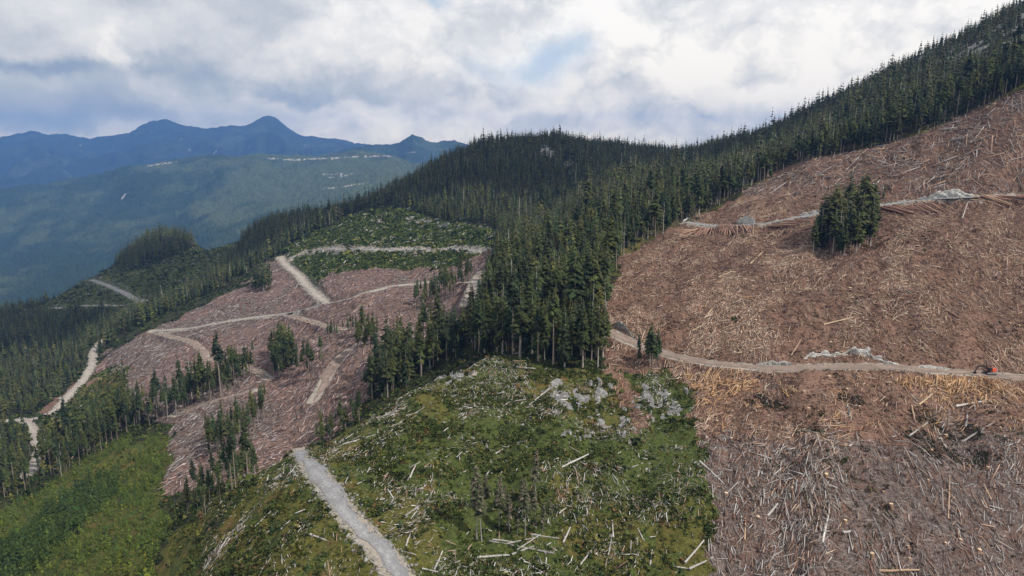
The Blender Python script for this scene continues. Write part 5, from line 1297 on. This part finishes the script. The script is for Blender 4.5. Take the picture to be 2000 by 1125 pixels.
for k in np.nonzero(C_['cut'] & (rd > 2) & (C_['py'] < 1120) & (C_['px'] < 1995))[0][:170]:
    s = r.uniform(.35, .7); o = link('stump', STM[int(r.integers(4))]); o.location = (x[k], y[k], z[k]); o.scale = (s, s, s * r.uniform(1.0, 2.2)); o.rotation_euler = (r.normal(0, .08), r.normal(0, .08), r.uniform(0, 6.28))
    ph = wg(C_['px'][k], C_['py'][k]) if C_['py'][k] > 735 else (wb(C_['px'][k], max(C_['py'][k], 400)))
    o['label'] = f"{'wide' if s > .55 else 'narrow' if s < .45 else 'middling'} cut tree stump {ph}"; o['category'] = 'stump'; o['group'] = 'stumps ' + ph
print('rocks and stumps', time.time() - T0)

# ------------------------------------------------------------------ the excavator on the middle road
def paint(name, c, rough=.5, metal=0.0):
    m, t, b = material(name); co = t.new('ShaderNodeTexCoord').outputs['Object']
    n_ = t.noise(co, 2.5, 6, .7)
    t.put(b.inputs['Base Color'], t.mix(t.math('MULTIPLY', t.step(n_, .5, .75), .45), c, (.18, .13, .10)))
    b.inputs['Roughness'].default_value = rough; b.inputs['Metallic'].default_value = metal; b.inputs['Specular IOR Level'].default_value = .35
    return m
M_RED = paint('red_paint', (.64, .10, .035)); M_BLACK = paint('dark_steel', (.025, .025, .028), .55); M_TRACK = paint('track_steel', (.16, .15, .145), .6, .3); M_GLASS = paint('dark_glass', (.02, .03, .035), .12)
def bev_boxes(name, boxes, mat, parent, bev=.05):
    bm = bmesh.new()
    for c, s, rot in boxes:
        r_ = bmesh.ops.create_cube(bm, size=1.0)
        M_ = Matrix.Translation(c) @ Matrix.Rotation(rot, 4, 'Y') @ Matrix.Diagonal((*s, 1))
        bmesh.ops.transform(bm, matrix=M_, verts=r_['verts'])
    bmesh.ops.bevel(bm, geom=bm.edges[:], offset=bev, segments=2, affect='EDGES', clamp_overlap=True)
    me = bpy.data.meshes.new(name); bm.to_mesh(me); bm.free(); me.materials.append(mat)
    return link(name, me, parent=parent)
ex = bpy.data.objects.new('excavator', None); COL.objects.link(ex)
ex['label'] = 'red excavator with black boom working on the middle road'; ex['category'] = 'excavator'
X_, Y_ = pick(1939, 729); X_, Y_ = float(X_[0]), float(Y_[0])
hw, RX, RY, RZ = RW['mid']; kk = int(np.argmin(np.hypot(RX - X_, RY - Y_)))
ex.location = (RX[kk], RY[kk], RZ[kk] + .2); ex.rotation_euler = (0, 0, math.radians(8)); ex.scale = (.88, .88, .88)
def track_mesh(name, yy, parent):
    V, Fq = [], []; prof = []
    for a in np.linspace(math.pi / 2, 3 * math.pi / 2, 8): prof.append((-1.75 + .5 * math.cos(a), .5 + .5 * math.sin(a)))
    for a in np.linspace(-math.pi / 2, math.pi / 2, 8): prof.append((1.75 + .5 * math.cos(a), .5 + .5 * math.sin(a)))
    n_ = len(prof)
    for s in (-.35, .35):
        for p in prof: V.append((p[0], yy + s, p[1]))
    for k in range(n_): Fq.append((k, (k + 1) % n_, n_ + (k + 1) % n_, n_ + k))
    tri = []
    for s, b0 in ((-.35, 0), (.35, n_)):
        V.append((0, yy + s, .5)); c = len(V) - 1
        for k in range(n_): tri.append((b0 + k, b0 + (k + 1) % n_, c) if s > 0 else (b0 + (k + 1) % n_, b0 + k, c))
    tr = link(name, mesh_np(name, np.array(V, float), [np.array(tri), np.array(Fq)], [M_TRACK]), parent=parent)
    bev_boxes('rollers', [((xx, yy - .37, .35), (.42, .08, .42), 0) for xx in np.linspace(-1.5, 1.5, 5)], M_BLACK, tr, .08)
    return tr
track_mesh('track', -1.15, ex); track_mesh('track', 1.15, ex)
bev_boxes('undercarriage', [((0, 0, .75), (2.6, 1.7, .5), 0), ((0, 0, 1.05), (1.5, 1.5, .25), 0)], M_BLACK, ex)
bd = bev_boxes('body', [((.75, 0, 1.75), (3.0, 2.6, 1.0), 0), ((1.1, 0, 2.35), (2.0, 2.3, .35), 0)], M_RED, ex, .12)
bev_boxes('counterweight', [((2.35, 0, 1.75), (.6, 2.5, 1.05), 0)], paint('grey_paint', (.32, .32, .33)), bd, .12)
cb = bev_boxes('cab', [((-.55, -.8, 2.15), (1.5, 1.0, 1.7), 0)], M_BLACK, ex, .1)
bev_boxes('window', [((-.6, -1.31, 2.45), (1.1, .03, .8), 0), ((-1.31, -.8, 2.4), (.03, .8, .9), 0)], M_GLASS, cb, .01)
bo = bev_boxes('boom', [((-2.0, .25, 3.0), (3.4, .5, .62), math.radians(28)), ((-4.5, .25, 3.62), (2.4, .45, .5), math.radians(-10))], M_BLACK, ex, .08)
bev_boxes('hydraulic_cylinder', [((-1.9, .25, 2.3), (2.2, .18, .18), math.radians(32))], M_TRACK, bo, .03)
bev_boxes('arm', [((-6.0, .25, 2.6), (.42, .4, 2.6), math.radians(24))], M_BLACK, ex, .08)
gr = bev_boxes('grapple', [((-6.6, .25, 1.2), (.5, .9, .4), 0), ((-6.95, .25, .75), (.22, .8, .9), math.radians(-20)), ((-6.2, .25, .75), (.22, .8, .9), math.radians(20))], M_BLACK, ex, .05)
print('done', time.time() - T0)

import re as _re
for o in COL.objects:
    l = o.get('label')
    if l and len(_re.findall(r"[A-Za-z0-9][A-Za-z0-9'-]*", l)) > 16: print('LONG', l)
